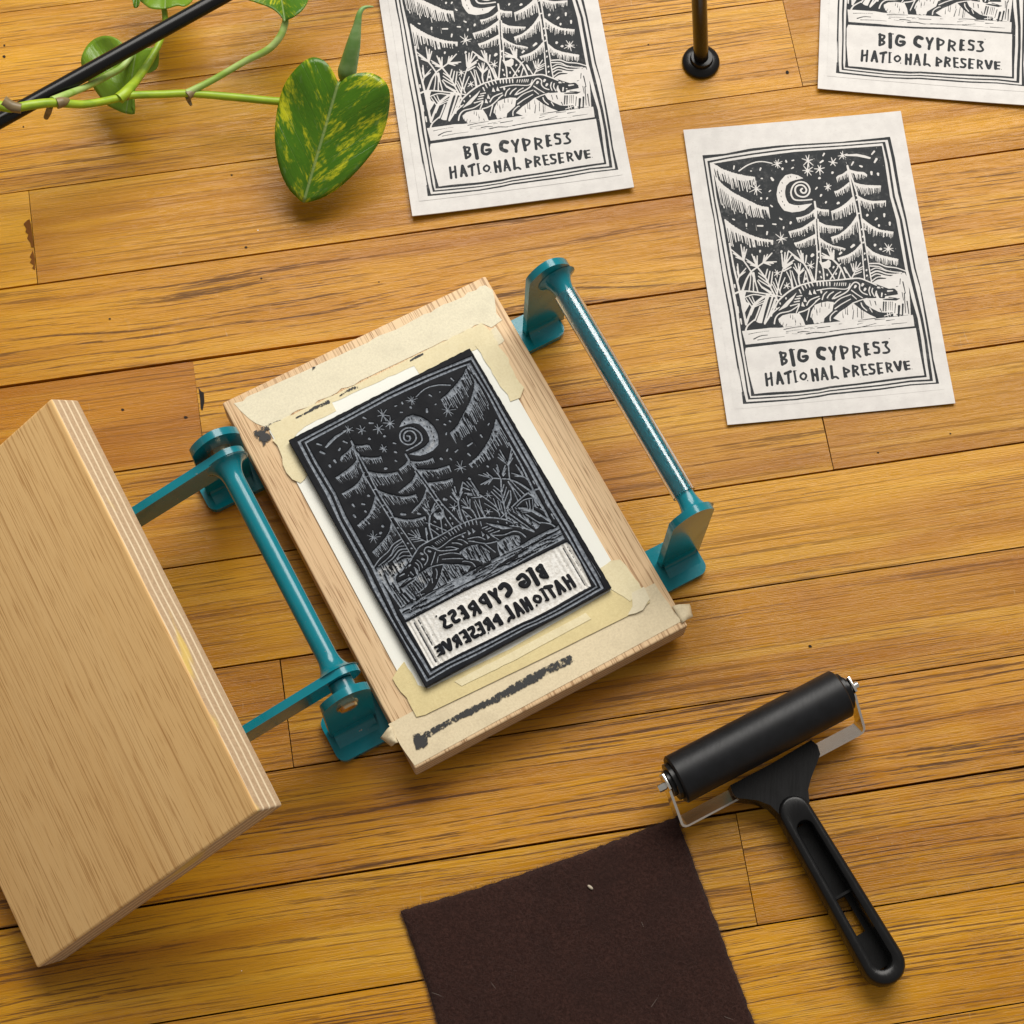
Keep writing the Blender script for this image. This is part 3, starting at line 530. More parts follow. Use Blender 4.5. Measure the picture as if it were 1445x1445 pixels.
# wear in the boards: filler at a board end, a split corner, old nail holes and dents
def floor_patch(name, pxs, mt, dz=.0002):
    P = [at(x, y, 0)-floor_o.location for x, y in pxs]
    for q in P: q.rotate(Euler((0, 0, -PHI)))
    bm = bmesh.new(); f = bm.faces.new([bm.verts.new((q.x, q.y, dz)) for q in P]); bmesh.ops.triangulate(bm, faces=[f]); link(name, bm_mesh(bm), mt, floor_o)
M_FILL = simple('brown_filler', (0.17, 0.062, 0.012), .8, specular_ior_level=.1)
zz_ = lambda pts: [(x*.256, 250+y*.256) for x, y in pts]
floor_patch('wood_filler', zz_([(163,232),(172,262),(180,330),(187,388),(172,386),(168,362),(150,338),(157,316),(140,302),(146,286),(130,258),(148,240)]), M_FILL)
floor_patch('wood_filler', zz_([(182,404),(192,450),(194,512),(178,502),(186,486),(165,470),(176,452),(164,440),(174,420)]), M_FILL)
floor_patch('split_corner', zz_([(1094,1158),(1108,1180),(1124,1188),(1127,1238),(1117,1286),(1107,1278),(1103,1220)]), M_GAP)
for px_, py_, r_ in ((327,247,1.5),(347,349,1.9),(369,393,1.7),(6,64,1.6),(6,80,2.2),(33,179,1.3),(173,578,2.4),(262,589,2.6),(1239,639,1.6),(1341,612,1.4),(1143,912,2.6),(1111,102,2.8),(364,325,1.0),(155,450,1.6),(535,398,1.2),(915,63,1.2),(341,1370,1.0)):
    floor_patch('nail_hole', [(px_+r_*math.cos(t*.785+.3)*rng.uniform(.7, 1.3), py_+r_*.8*math.sin(t*.785+.3)*rng.uniform(.7, 1.2)) for t in range(8)], M_GAP if r_ > 1.1 else M_SHEET, .00015)

# ================================================================ art prints
ROWS, COLS = INK.shape
_in = lambda pl: None
def region_mask(pl):
    global INK
    keep = INK; INK = np.zeros_like(keep); poly(1, 'P', pl); r = INK > .5; INK = keep; return r
R_FRAME, R_PIC, R_CAP = region_mask(OUT1), region_mask(IN4), region_mask(CAPTION)
def grid_mesh(X, Y, Z, sel, attrs):
    """quads of the picture raster whose cell is selected"""
    idx = np.arange(ROWS*COLS).reshape(ROWS, COLS)
    q = np.stack([idx[:-1, :-1], idx[1:, :-1], idx[1:, 1:], idx[:-1, 1:]], -1)[sel]
    used = np.unique(q); remap = np.full(ROWS*COLS, -1, np.int64); remap[used] = np.arange(len(used))
    me = bpy.data.meshes.new('picture'); nf = len(q)
    me.vertices.add(len(used)); me.loops.add(nf*4); me.polygons.add(nf)
    co = np.stack([X.ravel()[used], Y.ravel()[used], Z.ravel()[used]], -1).astype(np.float32)
    me.vertices.foreach_set('co', co.ravel())
    me.loops.foreach_set('vertex_index', remap[q].ravel().astype(np.int32))
    me.polygons.foreach_set('loop_start', np.arange(0, nf*4, 4, dtype=np.int32))
    me.polygons.foreach_set('use_smooth', np.ones(nf, bool))
    me.update()
    for k, v in attrs.items():
        at_ = me.attributes.new(k, 'FLOAT', 'POINT'); at_.data.foreach_set('value', v.ravel()[used].astype(np.float32))
    return me
def cells(m): return m[:-1, :-1]
gx = ART_X0+np.arange(COLS)*CELL-CARD_W/2; gy = CARD_H/2-(ART_Y0+np.arange(ROWS)*CELL)
GX, GY = np.meshgrid(gx, gy)
def curl(x, y): return .0006*np.abs(y/.089)**3+.0005*np.abs(x/.062)**3
pz = .00045+curl(GX, GY)
sel_cap = cells(R_CAP); sel_pic = cells(R_PIC) & ~sel_cap; sel_bor = ~cells(R_PIC) & ~sel_cap
PRINT_ME = {n: grid_mesh(GX, GY, pz, sl, {'ink': INK}) for n, sl in (('printed_picture', sel_pic), ('printed_caption', sel_cap), ('printed_border', sel_bor))}
def card_mesh():
    bm = bmesh.new(); nx, ny = 18, 24; top = []; bot = []
    for j in range(ny+1):
        for i in range(nx+1):
            x, y = (i/nx-.5)*CARD_W, (j/ny-.5)*CARD_H; z = float(curl(x, y))
            top.append(bm.verts.new((x, y, .00036+z))); bot.append(bm.verts.new((x, y, z)))
    w = nx+1
    for j in range(ny):
        for i in range(nx):
            a = j*w+i; bm.faces.new((top[a], top[a+1], top[a+w+1], top[a+w])); bm.faces.new((bot[a], bot[a+w], bot[a+w+1], bot[a+1]))
    loop = [i for i in range(w)]+[j*w+nx for j in range(1, ny+1)]+[ny*w+i for i in range(nx-1, -1, -1)]+[j*w for j in range(ny-1, 0, -1)]
    for a, b in zip(loop, loop[1:]+loop[:1]): bm.faces.new((bot[a], bot[b], top[b], top[a]))
    return bm_mesh(bm)
CARD_ME = card_mesh(); CARD_ME.materials.append(M_PRINT)
for v in PRINT_ME.values(): v.materials.append(M_PRINT)
def art_print(loc, rz, label, lot=0, lift=1.0):
    t = thing('art_print', label, 'print', loc, rz, 'linocut prints drying on the floor')
    for n, mm in [('card', CARD_ME)]+list(PRINT_ME.items()):
        o = bpy.data.objects.new(n, mm); COL.objects.link(o); o.parent = t; o.pass_index = lot
    t.scale.z = lift
def corner_pose(bl, direction):
    ex = Vector((math.cos(direction), math.sin(direction), 0)); ey = Vector((-ex.y, ex.x, 0))
    return bl+ex*CARD_W/2+ey*CARD_H/2, direction
art_print((0.15824, 0.48127, .0004), 0.17128, 'grey card linocut print shown whole, lying right of the clear handle')
p_, a_ = corner_pose(Vector((-0.06571, 0.49297, .0004)), 0.21641); art_print(p_, a_, 'linocut print cut off by the top edge, beside the heart-shaped leaf', 3, 2.2)
p_, a_ = corner_pose(Vector((0.1570, 0.5897, .0004)), -0.0145); art_print(p_, a_, 'linocut print in the top right corner with only its lower part showing', 7, 1.6)

# ================================================================ the hinged press
PRESS_A = math.radians(31.9)
press = thing('block_press', 'teal and plywood hinged hand press lying open in the middle', 'press', (-0.03183, 0.31773, 0), PRESS_A)
PM = Matrix.Translation(press.location) @ Matrix.Rotation(PRESS_A, 4, 'Z'); PMI = PM.inverted()
def lp(px, py, z): return PMI @ at(px, py, z)          # position in the press's own axes
BED_T = .024
bm = box_bm(.1560, .2190, .0188, (0, -.0014, -.0094)); bevel(bm, .0012, 3)
me = bm_mesh(bm); bed = link('bed_board', me, [M_BED, M_PLY], press, smooth=40, loc=(0, 0, BED_T))
for f in me.polygons: f.material_index = 1 if abs(f.normal.z) < .35 else 0
# lid, tipped back on its floating hinge
TILT = math.radians(36); LW, LL, LT = .159, .2240, .019
nrm = Vector((-math.sin(TILT), 0, math.cos(TILT))); xr = Vector((math.cos(TILT), 0, math.sin(TILT)))
edge = Vector((-.1545, .0020, .1100)); ctr = edge-xr*LW/2-nrm*LT/2
bm = box_bm(LW, LL, LT); bevel(bm, .0014, 3)
me = bm_mesh(bm); lid = link('lid_board', me, [M_LID, M_PLY], press, smooth=40, loc=ctr, rot=(0, -TILT, 0))
for f in me.polygons: f.material_index = 1 if abs(f.normal.z) < .35 else 0
# brackets
def arch(x0, x1, zb, zc, za, n=14, taper=0.0, cut=.004):
    pts = [(x0+taper, zb), (x1-taper, zb), (x1, zc)]
    for i in range(1, n):
        t = i/n; x = x1+(x0-x1)*t; pts.append((x, zc+(za-zc)*math.sin(math.pi*t)**.75))
    return pts+[(x0, zc)]
def bracket(x0, x1, y, zc, za, fy, fx0, fx1, skew=0.0):
    bm = prism_bm(arch(x0, x1, .002, zc, za), y, y+.004, 'XZ'); bevel(bm, .0007, 2, 40)
    b = link('bracket', bm_mesh(bm), M_TEAL, press, smooth=35)
    r = .005; lo, hi = min(fx0, fx1), max(fx0, fx1); pts = []
    out_r = fx1 > fx0
    def corner(cx, cy, a0):
        return [(cx+r*math.cos(math.radians(a0+t*90/5)), cy+r*math.sin(math.radians(a0+t*90/5))) for t in range(6)]
    y1 = y+.012
    pts = corner(lo+r, fy+r, 180)+corner(hi-r, fy+r, 270)+corner(hi-r, y1-r, 0)+corner(lo+r, y1-r, 90)
    bm = prism_bm(pts, .0, .0042, 'XY'); bevel(bm, .0008, 2, 60)
    f = link('base_flange', bm_mesh(bm), M_TEAL, b, smooth=40)
    prof = [(y+.0002, .0040)]+[(y-.007+.007*math.sin(math.radians(a)), .0112-.007*math.cos(math.radians(a))) for a in (90, 72, 54, 36, 18, 0)]   # weld fillet
    bm = bmesh.new(); sec = []
    for x in (max(x0, lo)+.0015, min(x1, hi)-.0015):
        sec.append([bm.verts.new((x, yy, zz)) for yy, zz in prof])
    for i in range(len(prof)-1): bm.faces.new((sec[0][i], sec[0][i+1], sec[1][i+1], sec[1][i]))
    bm.faces.new(sec[0]); bm.faces.new(sec[1][::-1]); bm.faces.new((sec[0][-1], sec[0][0], sec[1][0], sec[1][-1]))
    link('weld_fillet', bm_mesh(bm), M_TEAL, b, smooth=50)
    return b
b_rt = bracket(.0850, .1085, .0740, .0715, .0820, .0655, .060, .1060)
b_rb = bracket(.0850, .1085, -.0740, .0715, .0820, -.0868, .060, .1070)
b_lt = bracket(-.1060, -.0800, .0725, .0660, .0765, .0630, -.1085, -.0600)
b_lb = bracket(-.1070, -.0815, -.0735, .0640, .0750, -.0875, -.1088, -.0600)
def lathe_y(prof, x, z, seg=28, bm=None):
    """prof: (y, r) pairs turned about an axis along local Y"""
    bm = bm or bmesh.new(); rings = [[bm.verts.new((x+r*math.cos(2*math.pi*k/seg), y, z+r*math.sin(2*math.pi*k/seg))) for k in range(seg)] for y, r in prof]
    for a, b in zip(rings, rings[1:]):
        for k in range(seg): bm.faces.new((a[k], a[(k+1) % seg], b[(k+1) % seg], b[k]))
    bm.faces.new(rings[0][::-1]); bm.faces.new(rings[-1]); return bm
def flare(y0, y1, r0, r1, n=8):
    return [(y0+(y1-y0)*t/n, r0+(r1-r0)*(1-math.sqrt(max(0, 1-(t/n)**2)))) for t in range(n+1)]
# right handle: painted rod between flared collars, loose clear sleeve over it
RX, RZ = .1010, .0640
prof = [(-.0702, .0102)]+flare(-.0590, -.0700, .0048, .0100)[::-1]+flare(.0625, .0738, .0048, .0105)
link('handle_rod', bm_mesh(lathe_y(prof, RX, RZ)), M_TEAL, press, smooth=60)
bm = bmesh.new(); seg = 32; ring = []
for y, r in ((-.0585, .0061), (.0640, .0061), (.0640, .0053), (-.0585, .0053)):
    ring.append([bm.verts.new((RX+r*math.cos(2*math.pi*k/seg), y, RZ+r*math.sin(2*math.pi*k/seg)-.0002)) for k in range(seg)])
for i in range(4):
    for k in range(seg): bm.faces.new((ring[i][k], ring[i][(k+1) % seg], ring[(i+1) % 4][(k+1) % seg], ring[(i+1) % 4][k]))
link('clear_sleeve', bm_mesh(bm), M_ACRYL, press, smooth=40)
# hinge tube, lid arms, washers, bolts
HX, HZ = -.0925, .0570
prof = [(-.0580, .0120)]+flare(-.0470, -.0578, .0052, .0118)[::-1]+flare(.0540, .0645, .0052, .0120)
link('hinge_tube', bm_mesh(lathe_y(prof, HX, HZ)), M_TEAL, press, smooth=60)
def lid_arm(y):
    pts = []; n = 12; r = .0112
    ang = math.radians(18); dx, dz = -math.cos(ang), -math.sin(ang); nx_, nz_ = -dz, dx      # unit normal pointing up-ish is (-dz? )
    up = (math.sin(ang)*-1, math.cos(ang))
    for i in range(n+1):
        a = math.radians(90-18+14)-math.pi*i/n+math.radians(4)
        pts.append((HX+r*math.cos(a), HZ+r*math.sin(a)))
    L = .140; ex, ez = HX+dx*L, HZ+dz*L
    pts += [(ex-up[0]*.0085, ez-up[1]*.0085), (ex+up[0]*.0085, ez+up[1]*.0085)]
    bm = prism_bm(pts, y, y+.0042, 'XZ'); bevel(bm, .0007, 2, 40)
    a_ = link('lid_arm', bm_mesh(bm), M_TEAL, press, smooth=35)
    bm = box_bm(.020, .010, .020, (ex+.012, y+.002, ez+.014)); bevel(bm, .001)
    link('pivot_lug', bm_mesh(bm), M_TEAL, a_, smooth=40)
lid_arm(.0640); lid_arm(-.0618)
for y0, y1 in ((.0684, .0725), (-.0694, -.0622)):
    bm = lathe_y([(y0, .0062), (y1, .0062)], HX, HZ); link('washer', bm_mesh(bm), M_BRASS if y0 > 0 else M_TEAL, press, smooth=40)
def bolt(y0, s, mt, par):
    bm = lathe_y([(y0, .0058), (y0+s*.0007, .0058), (y0+s*.0009, .0048), (y0+s*.0021, .0044), (y0+s*.0026, .0026)], -.0945, .0555, 6 if s > 9 else 18)
    o = link('bolt_head', bm_mesh(bm), mt, par, smooth=30); return o
bolt(-.0735, -1, M_BRASS, b_lb); bolt(.0765, 1, M_CHROME, b_lt)

# masking tape on the bed
def sheet(name, pxs, z, mt, parent, th=.00009, rag=0.0, wob=.00006, frame=None):
    """thin torn strip from its outline seen in plan, laid at height z on the bed"""
    F = frame or PMI
    pts = [F @ at(x, y, BED_T) for x, y in pxs]; out = []
    for a, b in zip(pts, pts[1:]+pts[:1]):
        n = max(1, int((b-a).length/.0035))
        for i in range(n):
            q = a.lerp(b, i/n); j = rag if (b-a).length < .04 else rag*.15
            out.append((q.x+rng.uniform(-j, j), q.y+rng.uniform(-j, j)))
    bm = bmesh.new(); top = [bm.verts.new((x, y, z+th)) for x, y in out]; f = bm.faces.new(top)
    r = bmesh.ops.triangulate(bm, faces=[f]); bmesh.ops.subdivide_edges(bm, edges=[e for e in bm.edges if e.calc_length() > .012], cuts=3, use_grid_fill=True)
    for v in bm.verts: v.co.z += rng.uniform(0, wob)
    ext = bmesh.ops.extrude_face_region(bm, geom=list(bm.faces))
    for v in [g for g in ext['geom'] if isinstance(g, bmesh.types.BMVert)]: v.co.z -= th
    o = link(name, bm_mesh(bm), mt, parent, smooth=40, loc=None); return o
class Sub: pass
def on_bed(name, pxs, dz, mt, **kw):
    o = sheet(name, pxs, dz, mt, bed, **kw); return o      # bed's origin is its top face
T1 = [(332,570),(357,556.5),(520,483),(600,444),(686,401),(693,409),(698,421),(699,432),(703,443),(708,453),(694,461),(680,456),(600,494),(500,541),(405,588),(375,602),(362,597),(351,590),(339,580)]
T6 = [(548,1022),(700,941),(923,823),(943,851),(961,877),(830,948),(700,1018),(585,1081),(566,1052)]
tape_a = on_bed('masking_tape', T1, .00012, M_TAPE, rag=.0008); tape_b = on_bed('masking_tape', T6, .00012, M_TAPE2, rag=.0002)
on_bed('masking_tape', [(688,470),(700,462),(712,480),(708,486),(692,494),(684,482)], .00016, M_WTAPE, rag=.0006)
# loose tape ends curling off the board edge
def flap(name, root0, root1, tip, rise):
    a, b = lp(*root0, BED_T), lp(*root1, BED_T); bm = bmesh.new(); rows = []
    T = [lp(*t, BED_T) for t in tip]
    for i in range(7):
        t = i/6; l = a.lerp(T[0], t); r_ = b.lerp(T[1], t); z = BED_T+.0006+rise*math.sin(t*math.pi*.9)-.0035*t*t
        rows.append([bm.verts.new((l.lerp(r_, k/4).x, l.lerp(r_, k/4).y, z+.0006*math.sin(k*1.7+i))) for k in range(5)])
    for A, B in zip(rows, rows[1:]):
        for k in range(4): bm.faces.new((A[k], A[k+1], B[k+1], B[k]))
    o = link(name, bm_mesh(bm), M_TAPE2, bed, smooth=180, loc=(0, 0, -BED_T))
    md = o.modifiers.new('thickness', 'SOLIDIFY'); md.thickness = .0002
flap('tape_end', (948,856), (962,880), ((974,850), (979,868)), .0008)
flap('tape_end', (552,1024), (562,1048), ((536,1040), (552,1052)), .001)
# ink left on the tape
def ink(pxs, dz, mt, w=None, name='ink_mark'):
    if w:                                              # a rolled stripe of given half widths along a path
        P = [lp(x, y, BED_T) for x, y in pxs]; P = spline(P, 6); ww = interp(w, len(P)); bm = bmesh.new(); rows = []
        lay = bm.verts.layers.float.new('edge')
        for i, q in enumerate(P):
            t = (P[min(i+1, len(P)-1)]-P[max(i-1, 0)]).normalized(); nn = Vector((-t.y, t.x, 0)); row = []
            for k, e in ((-1, 0), (-.6, .75), (0, 1), (.6, .75), (1, 0)):
                v = bm.verts.new((q.x+nn.x*ww[i]*k, q.y+nn.y*ww[i]*k, dz)); v[lay] = e*(1 if 0 < i < len(P)-1 else .2); row.append(v)
            rows.append(row)
        for A, B in zip(rows, rows[1:]):
            for k in range(4): bm.faces.new((A[k], A[k+1], B[k+1], B[k]))
    else:
        P = [lp(x, y, BED_T) for x, y in pxs]; c = sum(P, Vector())/len(P); bm = bmesh.new(); lay = bm.verts.layers.float.new('edge')
        vc = bm.verts.new((c.x, c.y, dz)); vc[lay] = 1.0; vs = [bm.verts.new((q.x, q.y, dz)) for q in P]
        for v in vs: v[lay] = .35
        for a, b in zip(vs, vs[1:]+vs[:1]): bm.faces.new((vc, a, b))
    return link(name, bm_mesh(bm), mt, bed)
ink([(586,1046),(625,1024),(665,1003),(705,984),(745,961),(780,943),(809,928)], .00058, M_SMEAR, [.0028,.0021,.0026,.0029,.0033,.0034,.0030])
ink([(581,1037),(593,1034),(603,1037),(604,1050),(596,1058),(587,1058)], .00064, M_SMEAR2)
ink([(356,611),(368,603),(382,601),(376,609),(386,616),(372,630),(363,619)], .00066, M_SMEAR2)
ink([(372,606),(388,600),(403,595)], .00070, M_SMEAR, [.0022,.0024,.0015])
ink([(416,592),(437,581),(452,573),(466,567)], .00110, M_SMEAR, [.0005,.0010,.0015,.0016])
ink([(478,561),(492,552),(506,546)], .00112, M_SMEAR, [.0004,.0012,.0016])
ink([(578,511),(588,505),(598,500)], .00114, M_SMEAR, [.0005,.0009,.0007])
ink([(884,823),(891,828),(894,835),(904,832),(891,840)], .00114, M_SMEAR2)
ink([(441,518),(446,518),(441,523)], .00064, M_SMEAR2)

# ================================================================ registration sheet, its tape, and the lino block
sheet_t = thing('registration_sheet', 'cream card taped flat to the press bed under the black block', 'card', PM @ Vector((-.0015, 0, BED_T+.0004)), PRESS_A)
SMI = (Matrix.Translation(sheet_t.location) @ Matrix.Rotation(PRESS_A, 4, 'Z')).inverted()
bm = box_bm(.1232, .1705, .00036, (0, -.0028, .00018)); link('card', bm_mesh(bm), M_SHEET, sheet_t)
def on_sheet(pxs, dz, mt=None, **kw):
    return sheet('corner_tape', pxs, dz, mt or M_YTAPE, sheet_t, frame=SMI, **kw)
on_sheet([(378,602),(470,559),(560,516),(640,476),(679,457),(690,466),(697,474),(690,488),(664,497),(640,508),(592,530),(585,517),(530,541),(469,569),(474,581),(430,603),(412,621),(395,629)], .00042, rag=.0003)
on_sheet([(386,622),(408,612),(436,668),(424,684),(411,679),(402,657)], .00068, rag=.0009)
on_sheet([(672,490),(692,468),(716,506),(738,549),(734,562),(721,567),(700,538)], .00068, rag=.0008)
on_sheet([(846,804),(864,792),(875,788),(890,806),(906,836),(890,848),(864,834)], .00068, rag=.0008)
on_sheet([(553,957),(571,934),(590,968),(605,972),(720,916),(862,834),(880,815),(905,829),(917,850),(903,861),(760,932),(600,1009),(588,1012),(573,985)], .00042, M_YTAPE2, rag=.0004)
on_sheet([(641,962),(720,922),(826,866),(834,874),(730,930),(652,969)], .00072, rag=.0002)
on_sheet([(893,838),(907,828),(917,846),(909,862),(884,868),(894,856)], .00080, M_WTAPE, rag=.0006)

lino_t = thing('lino_block', 'black lino block carved with the mirrored picture, on the press bed', 'block', PM @ Vector((-.0022, -.0022, BED_T+.0012)), PRESS_A+math.radians(.9))
LZ = .0032
def blur(a, r):
    k = 2*r+1
    for ax in (0, 1):
        p = np.pad(a, [(r+1, r) if i == ax else (0, 0) for i in (0, 1)], mode='edge'); c = np.cumsum(p, axis=ax)
        a = (np.take(c, range(k, c.shape[ax]), ax)-np.take(c, range(0, c.shape[ax]-k), ax))/k
    return a
_let = np.where(R_CAP, INK, 0.0); _let = np.where(blur(R_CAP.astype(float), 4) > .98, np.clip(blur(_let, 1)*2.6, 0, 1), 0)
B_INK = np.maximum(np.where(R_FRAME, INK, 1.0), _let); CUT = 1-B_INK
wide = blur(blur(CUT, 5), 5); soft = blur(CUT, 1)
nr = np.random.RandomState(4)
gouge = blur(nr.rand(ROWS, COLS), 1); gv = np.repeat(blur(nr.rand(1, COLS).repeat(3, 0), 4)[1:2], ROWS, 0); gh = np.repeat(blur(nr.rand(ROWS, 1).repeat(3, 1), 3)[:, 1:2], COLS, 1)
gv = (gv-gv.mean())/gv.std(); gh = (gh-gh.mean())/gh.std()
cc = np.linspace(0, 1, COLS)[None, :].repeat(ROWS, 0); ends = np.clip((np.abs(cc-.5)-.30)*14, 0, 1)
capf = blur(R_CAP.astype(float), 2)
gx_ = np.arange(COLS)*CELL; bars = np.clip(np.sin(gx_/.0027*6.283+1.5*np.sin(gx_/.011)+gv[0]*.35)*1.4, -1, 1)[None, :].repeat(ROWS, 0)
ridge = ends*bars*.00042*capf
# uncut slivers left standing between gouge strokes
rs = np.random.RandomState(9)
def aniso(ry, rx):
    a = rs.rand(ROWS, COLS)
    for ax, r in ((0, ry), (1, rx)):
        if r:
            p = np.pad(a, [(r+1, r) if i == ax else (0, 0) for i in (0, 1)], mode='edge'); c = np.cumsum(p, axis=ax); n_ = 2*r+1
            a = (np.take(c, range(n_, c.shape[ax]), ax)-np.take(c, range(0, c.shape[ax]-n_), ax))/n_
    return (a-a.mean())/a.std()
vert, horiz = aniso(14, 1), aniso(1, 18); rowf = np.linspace(0, 1, ROWS)[:, None].repeat(COLS, 1)
strip_f = blur(region_mask([(1046,466),(1288,444),(1292,462),(1150,478),(1051,488)]).astype(float), 2)
sl_ = np.where(strip_f > .5, horiz, vert); standing = np.clip((sl_-.25)*2.2, 0, 1)*np.clip(wide*2.2-1.0, 0, 1)*(1-capf)*R_PIC*(1-blur(region_mask([(1092,246),(1138,240),(1142,292),(1120,304),(1093,292)]).astype(float), 1))
CUT = CUT*(1-.95*standing); soft = blur(CUT, 1)
depth = soft*(.00032+.00095*np.clip(wide*1.25-.25, 0, 1))-ridge*np.clip(wide*1.4-.3, 0, 1)*soft+soft*(gouge-.5)*.0004
R_PALM = region_mask([(1231,398),(1240,392),(1266,385),(1280,386),(1283,410),(1286,445),(1262,446),(1245,441),(1222,432),(1215,424)])
R_GAP = region_mask([(1095,462),(1100,440),(1130,440),(1143,425),(1176,423),(1200,428),(1238,448),(1160,456),(1060,470)]) | region_mask([(1046,468),(1288,446),(1290,461),(1150,477),(1051,487)])
deepv = np.clip(.45*wide+capf*(.55+.35*wide)-np.clip(ridge/.0009, -.1, .5)*.6+blur(R_PALM.astype(float), 4)*.30*wide+blur(region_mask([(1095,250),(1110,245),(1136,252),(1140,290),(1120,302),(1095,290)]).astype(float), 4)*.25*wide+blur(R_GAP.astype(float), 4)*.18*wide, 0, 1)  # ridge term greys the caption-end bars: gouge shade put into the colour
ys, xs = np.where(R_FRAME); r0, r1, c0, c1 = ys.min(), ys.max(), xs.min(), xs.max()
u = (np.arange(COLS)-(c0+c1)/2)/(c1-c0); w_ = ((r0+r1)/2-np.arange(ROWS))/(r1-r0)
LBX, LBY = .1068, .1490
BX, BY = np.meshgrid(-u*LBX, w_*LBY)
inside = np.zeros((ROWS, COLS), bool); inside[r0:r1+1, c0:c1+1] = True
ci = inside[:-1, :-1] & inside[1:, 1:]
for nme, sl in (('carved_picture', sel_pic & ci), ('carved_lettering', sel_cap & ci), ('carved_border', sel_bor & ci)):
    mm = grid_mesh(BX, BY, LZ-depth, sl, {'cut': CUT, 'deep': deepv})
    link(nme, mm, M_LINO, lino_t); mm.flip_normals()
bm = box_bm(LBX, LBY, LZ-.0016, (0, 0, (LZ-.0016)/2)); link('lino_backing', bm_mesh(bm), M_LINOSIDE, lino_t)
# rim closing the sides between backing and carved face
bm = bmesh.new(); hx, hy = LBX/2+.0001, LBY/2+.0001; n = 80
for (ax, ay), (bx_, by_) in (((-hx, -hy), (hx, -hy)), ((hx, -hy), (hx, hy)), ((hx, hy), (-hx, hy)), ((-hx, hy), (-hx, -hy))):
    pr = None
    for i in range(n+1):
        t = i/n; x, y = ax+(bx_-ax)*t, ay+(by_-ay)*t; j = rng.uniform(0, .0003); d_ = Vector((x/hx if abs(abs(x)-hx) < 1e-6 else 0, y/hy if abs(abs(y)-hy) < 1e-6 else 0, 0))
        q = (bm.verts.new((x, y, 0)), bm.verts.new((x+d_.x*j, y+d_.y*j, LZ-.0001)))
        if pr: bm.faces.new((pr[0], q[0], q[1], pr[1]))
        pr = q
link('cut_edge', bm_mesh(bm), M_LINOSIDE, lino_t)

# ================================================================ brayer, resting on its back with the roller in the air
br = thing('brayer', 'black rubber ink roller with plated frame and slotted plastic handle', 'roller', at(1110, 1100, 0))
BI = Matrix.Translation(-br.location)
def bp(px, py, z): return BI @ at(px, py, z)
RZ0 = .0275
aL, aR = bp(953, 1101, RZ0), bp(1187, 978, RZ0); ax = (aR-aL).normalized(); mid = (aL+aR)/2
side = Vector((ax.y, -ax.x, 0)).normalized()          # horizontal, from roller towards handle
rot = Matrix.Translation(mid) @ Matrix(((ax.x, side.x, 0, 0), (ax.y, side.y, 0, 0), (0, 0, -1, 0), (0, 0, 0, 1)))
rot = Matrix.Translation(mid) @ Matrix(((side.x*-1, ax.x, 0, 0), (side.y*-1, ax.y, 0, 0), (0, 0, 1, 0), (0, 0, 0, 1)))    # local Y along the axle, X away from handle
RL = (aR-aL).length/2; RR = .0127
def blink(name, bm, mt, par, sm=40):
    bmesh.ops.transform(bm, matrix=rot, verts=bm.verts); return link(name, bm_mesh(bm), mt, par, smooth=sm)
roller = blink('roller', lathe_y([(-RL, .0100), (-RL, RR-.0008), (-RL+.0008, RR), (RL-.0008, RR), (RL, RR-.0008), (RL, .0100)], 0, 0, 48), M_RUB, br)
for s in (-1, 1):
    blink('core_ring', lathe_y([(s*(RL-.0002), .0098), (s*(RL+.0022), .0098), (s*(RL+.0024), .0090)], 0, 0, 36), M_PLA, roller)
    blink('core_ring', lathe_y([(s*(RL+.0020), .0070), (s*(RL+.0040), .0070)], 0, 0, 30), M_PLA, roller)
YE = RL+.0052
blink('axle', lathe_y([(-YE-.0045, .0018), (-YE-.0040, .0021), (YE+.0040, .0021), (YE+.0045, .0018)], 0, 0, 18), M_CHROME, br)
# plated strip: two cheeks and the back bar
BACK = (bp(972, 1159, .012)+bp(1216, 1020, .012))/2-mid; bxd = (BACK.dot(-side)); bz = .0082-RZ0
ang = math.atan2(bz, bxd); dirv = Vector((bxd, 0, bz)).normalized(); wv = Vector((-dirv.z, 0, dirv.x)); LEN = math.hypot(bxd, bz)
if wv.z < 0: wv = -wv
bm = bmesh.new(); th = .0013; HWD = .0044
def strip(bm, path, wdir, hw, th):
    P = [Vector(p) for p in path]; rows = []
    for i, p in enumerate(P):
        t = (P[min(i+1, len(P)-1)]-P[max(i-1, 0)]).normalized(); n_ = t.cross(wdir).normalized()
        rows.append([bm.verts.new(p+wdir*a*hw+n_*b*th/2) for a, b in ((-1, -1), (1, -1), (1, 1), (-1, 1))])
    for A, B in zip(rows, rows[1:]):
        for k in range(4): bm.faces.new((A[k], A[(k+1) % 4], B[(k+1) % 4], B[k]))
    bm.faces.new(rows[0][::-1]); bm.faces.new(rows[-1])
R_ = .003; path = [Vector((0, -YE, 0))-dirv*.004, Vector((0, -YE, 0))+dirv*(LEN-R_)]
for a in (30, 60): path.append(Vector((0, -YE+R_-R_*math.cos(math.radians(a)), 0))+dirv*(LEN-R_+R_*math.sin(math.radians(a))))
path.append(Vector((0, -YE+R_, 0))+dirv*LEN)
path += [Vector((p.x, -p.y, p.z)) for p in path[::-1]]
strip(bm, path, wv, HWD, th); bevel(bm, .0003, 2, 60)
frame_o = blink('frame', bm, M_CHROME, br, 30)
for s in (-1, 1): blink('bent_tab', (lambda b_: (bevel(b_, .0005, 2), b_)[1])(box_bm(.0085, .0014, .0075, (.0005, s*(YE+.0002), .0035))), M_CHROME, frame_o)
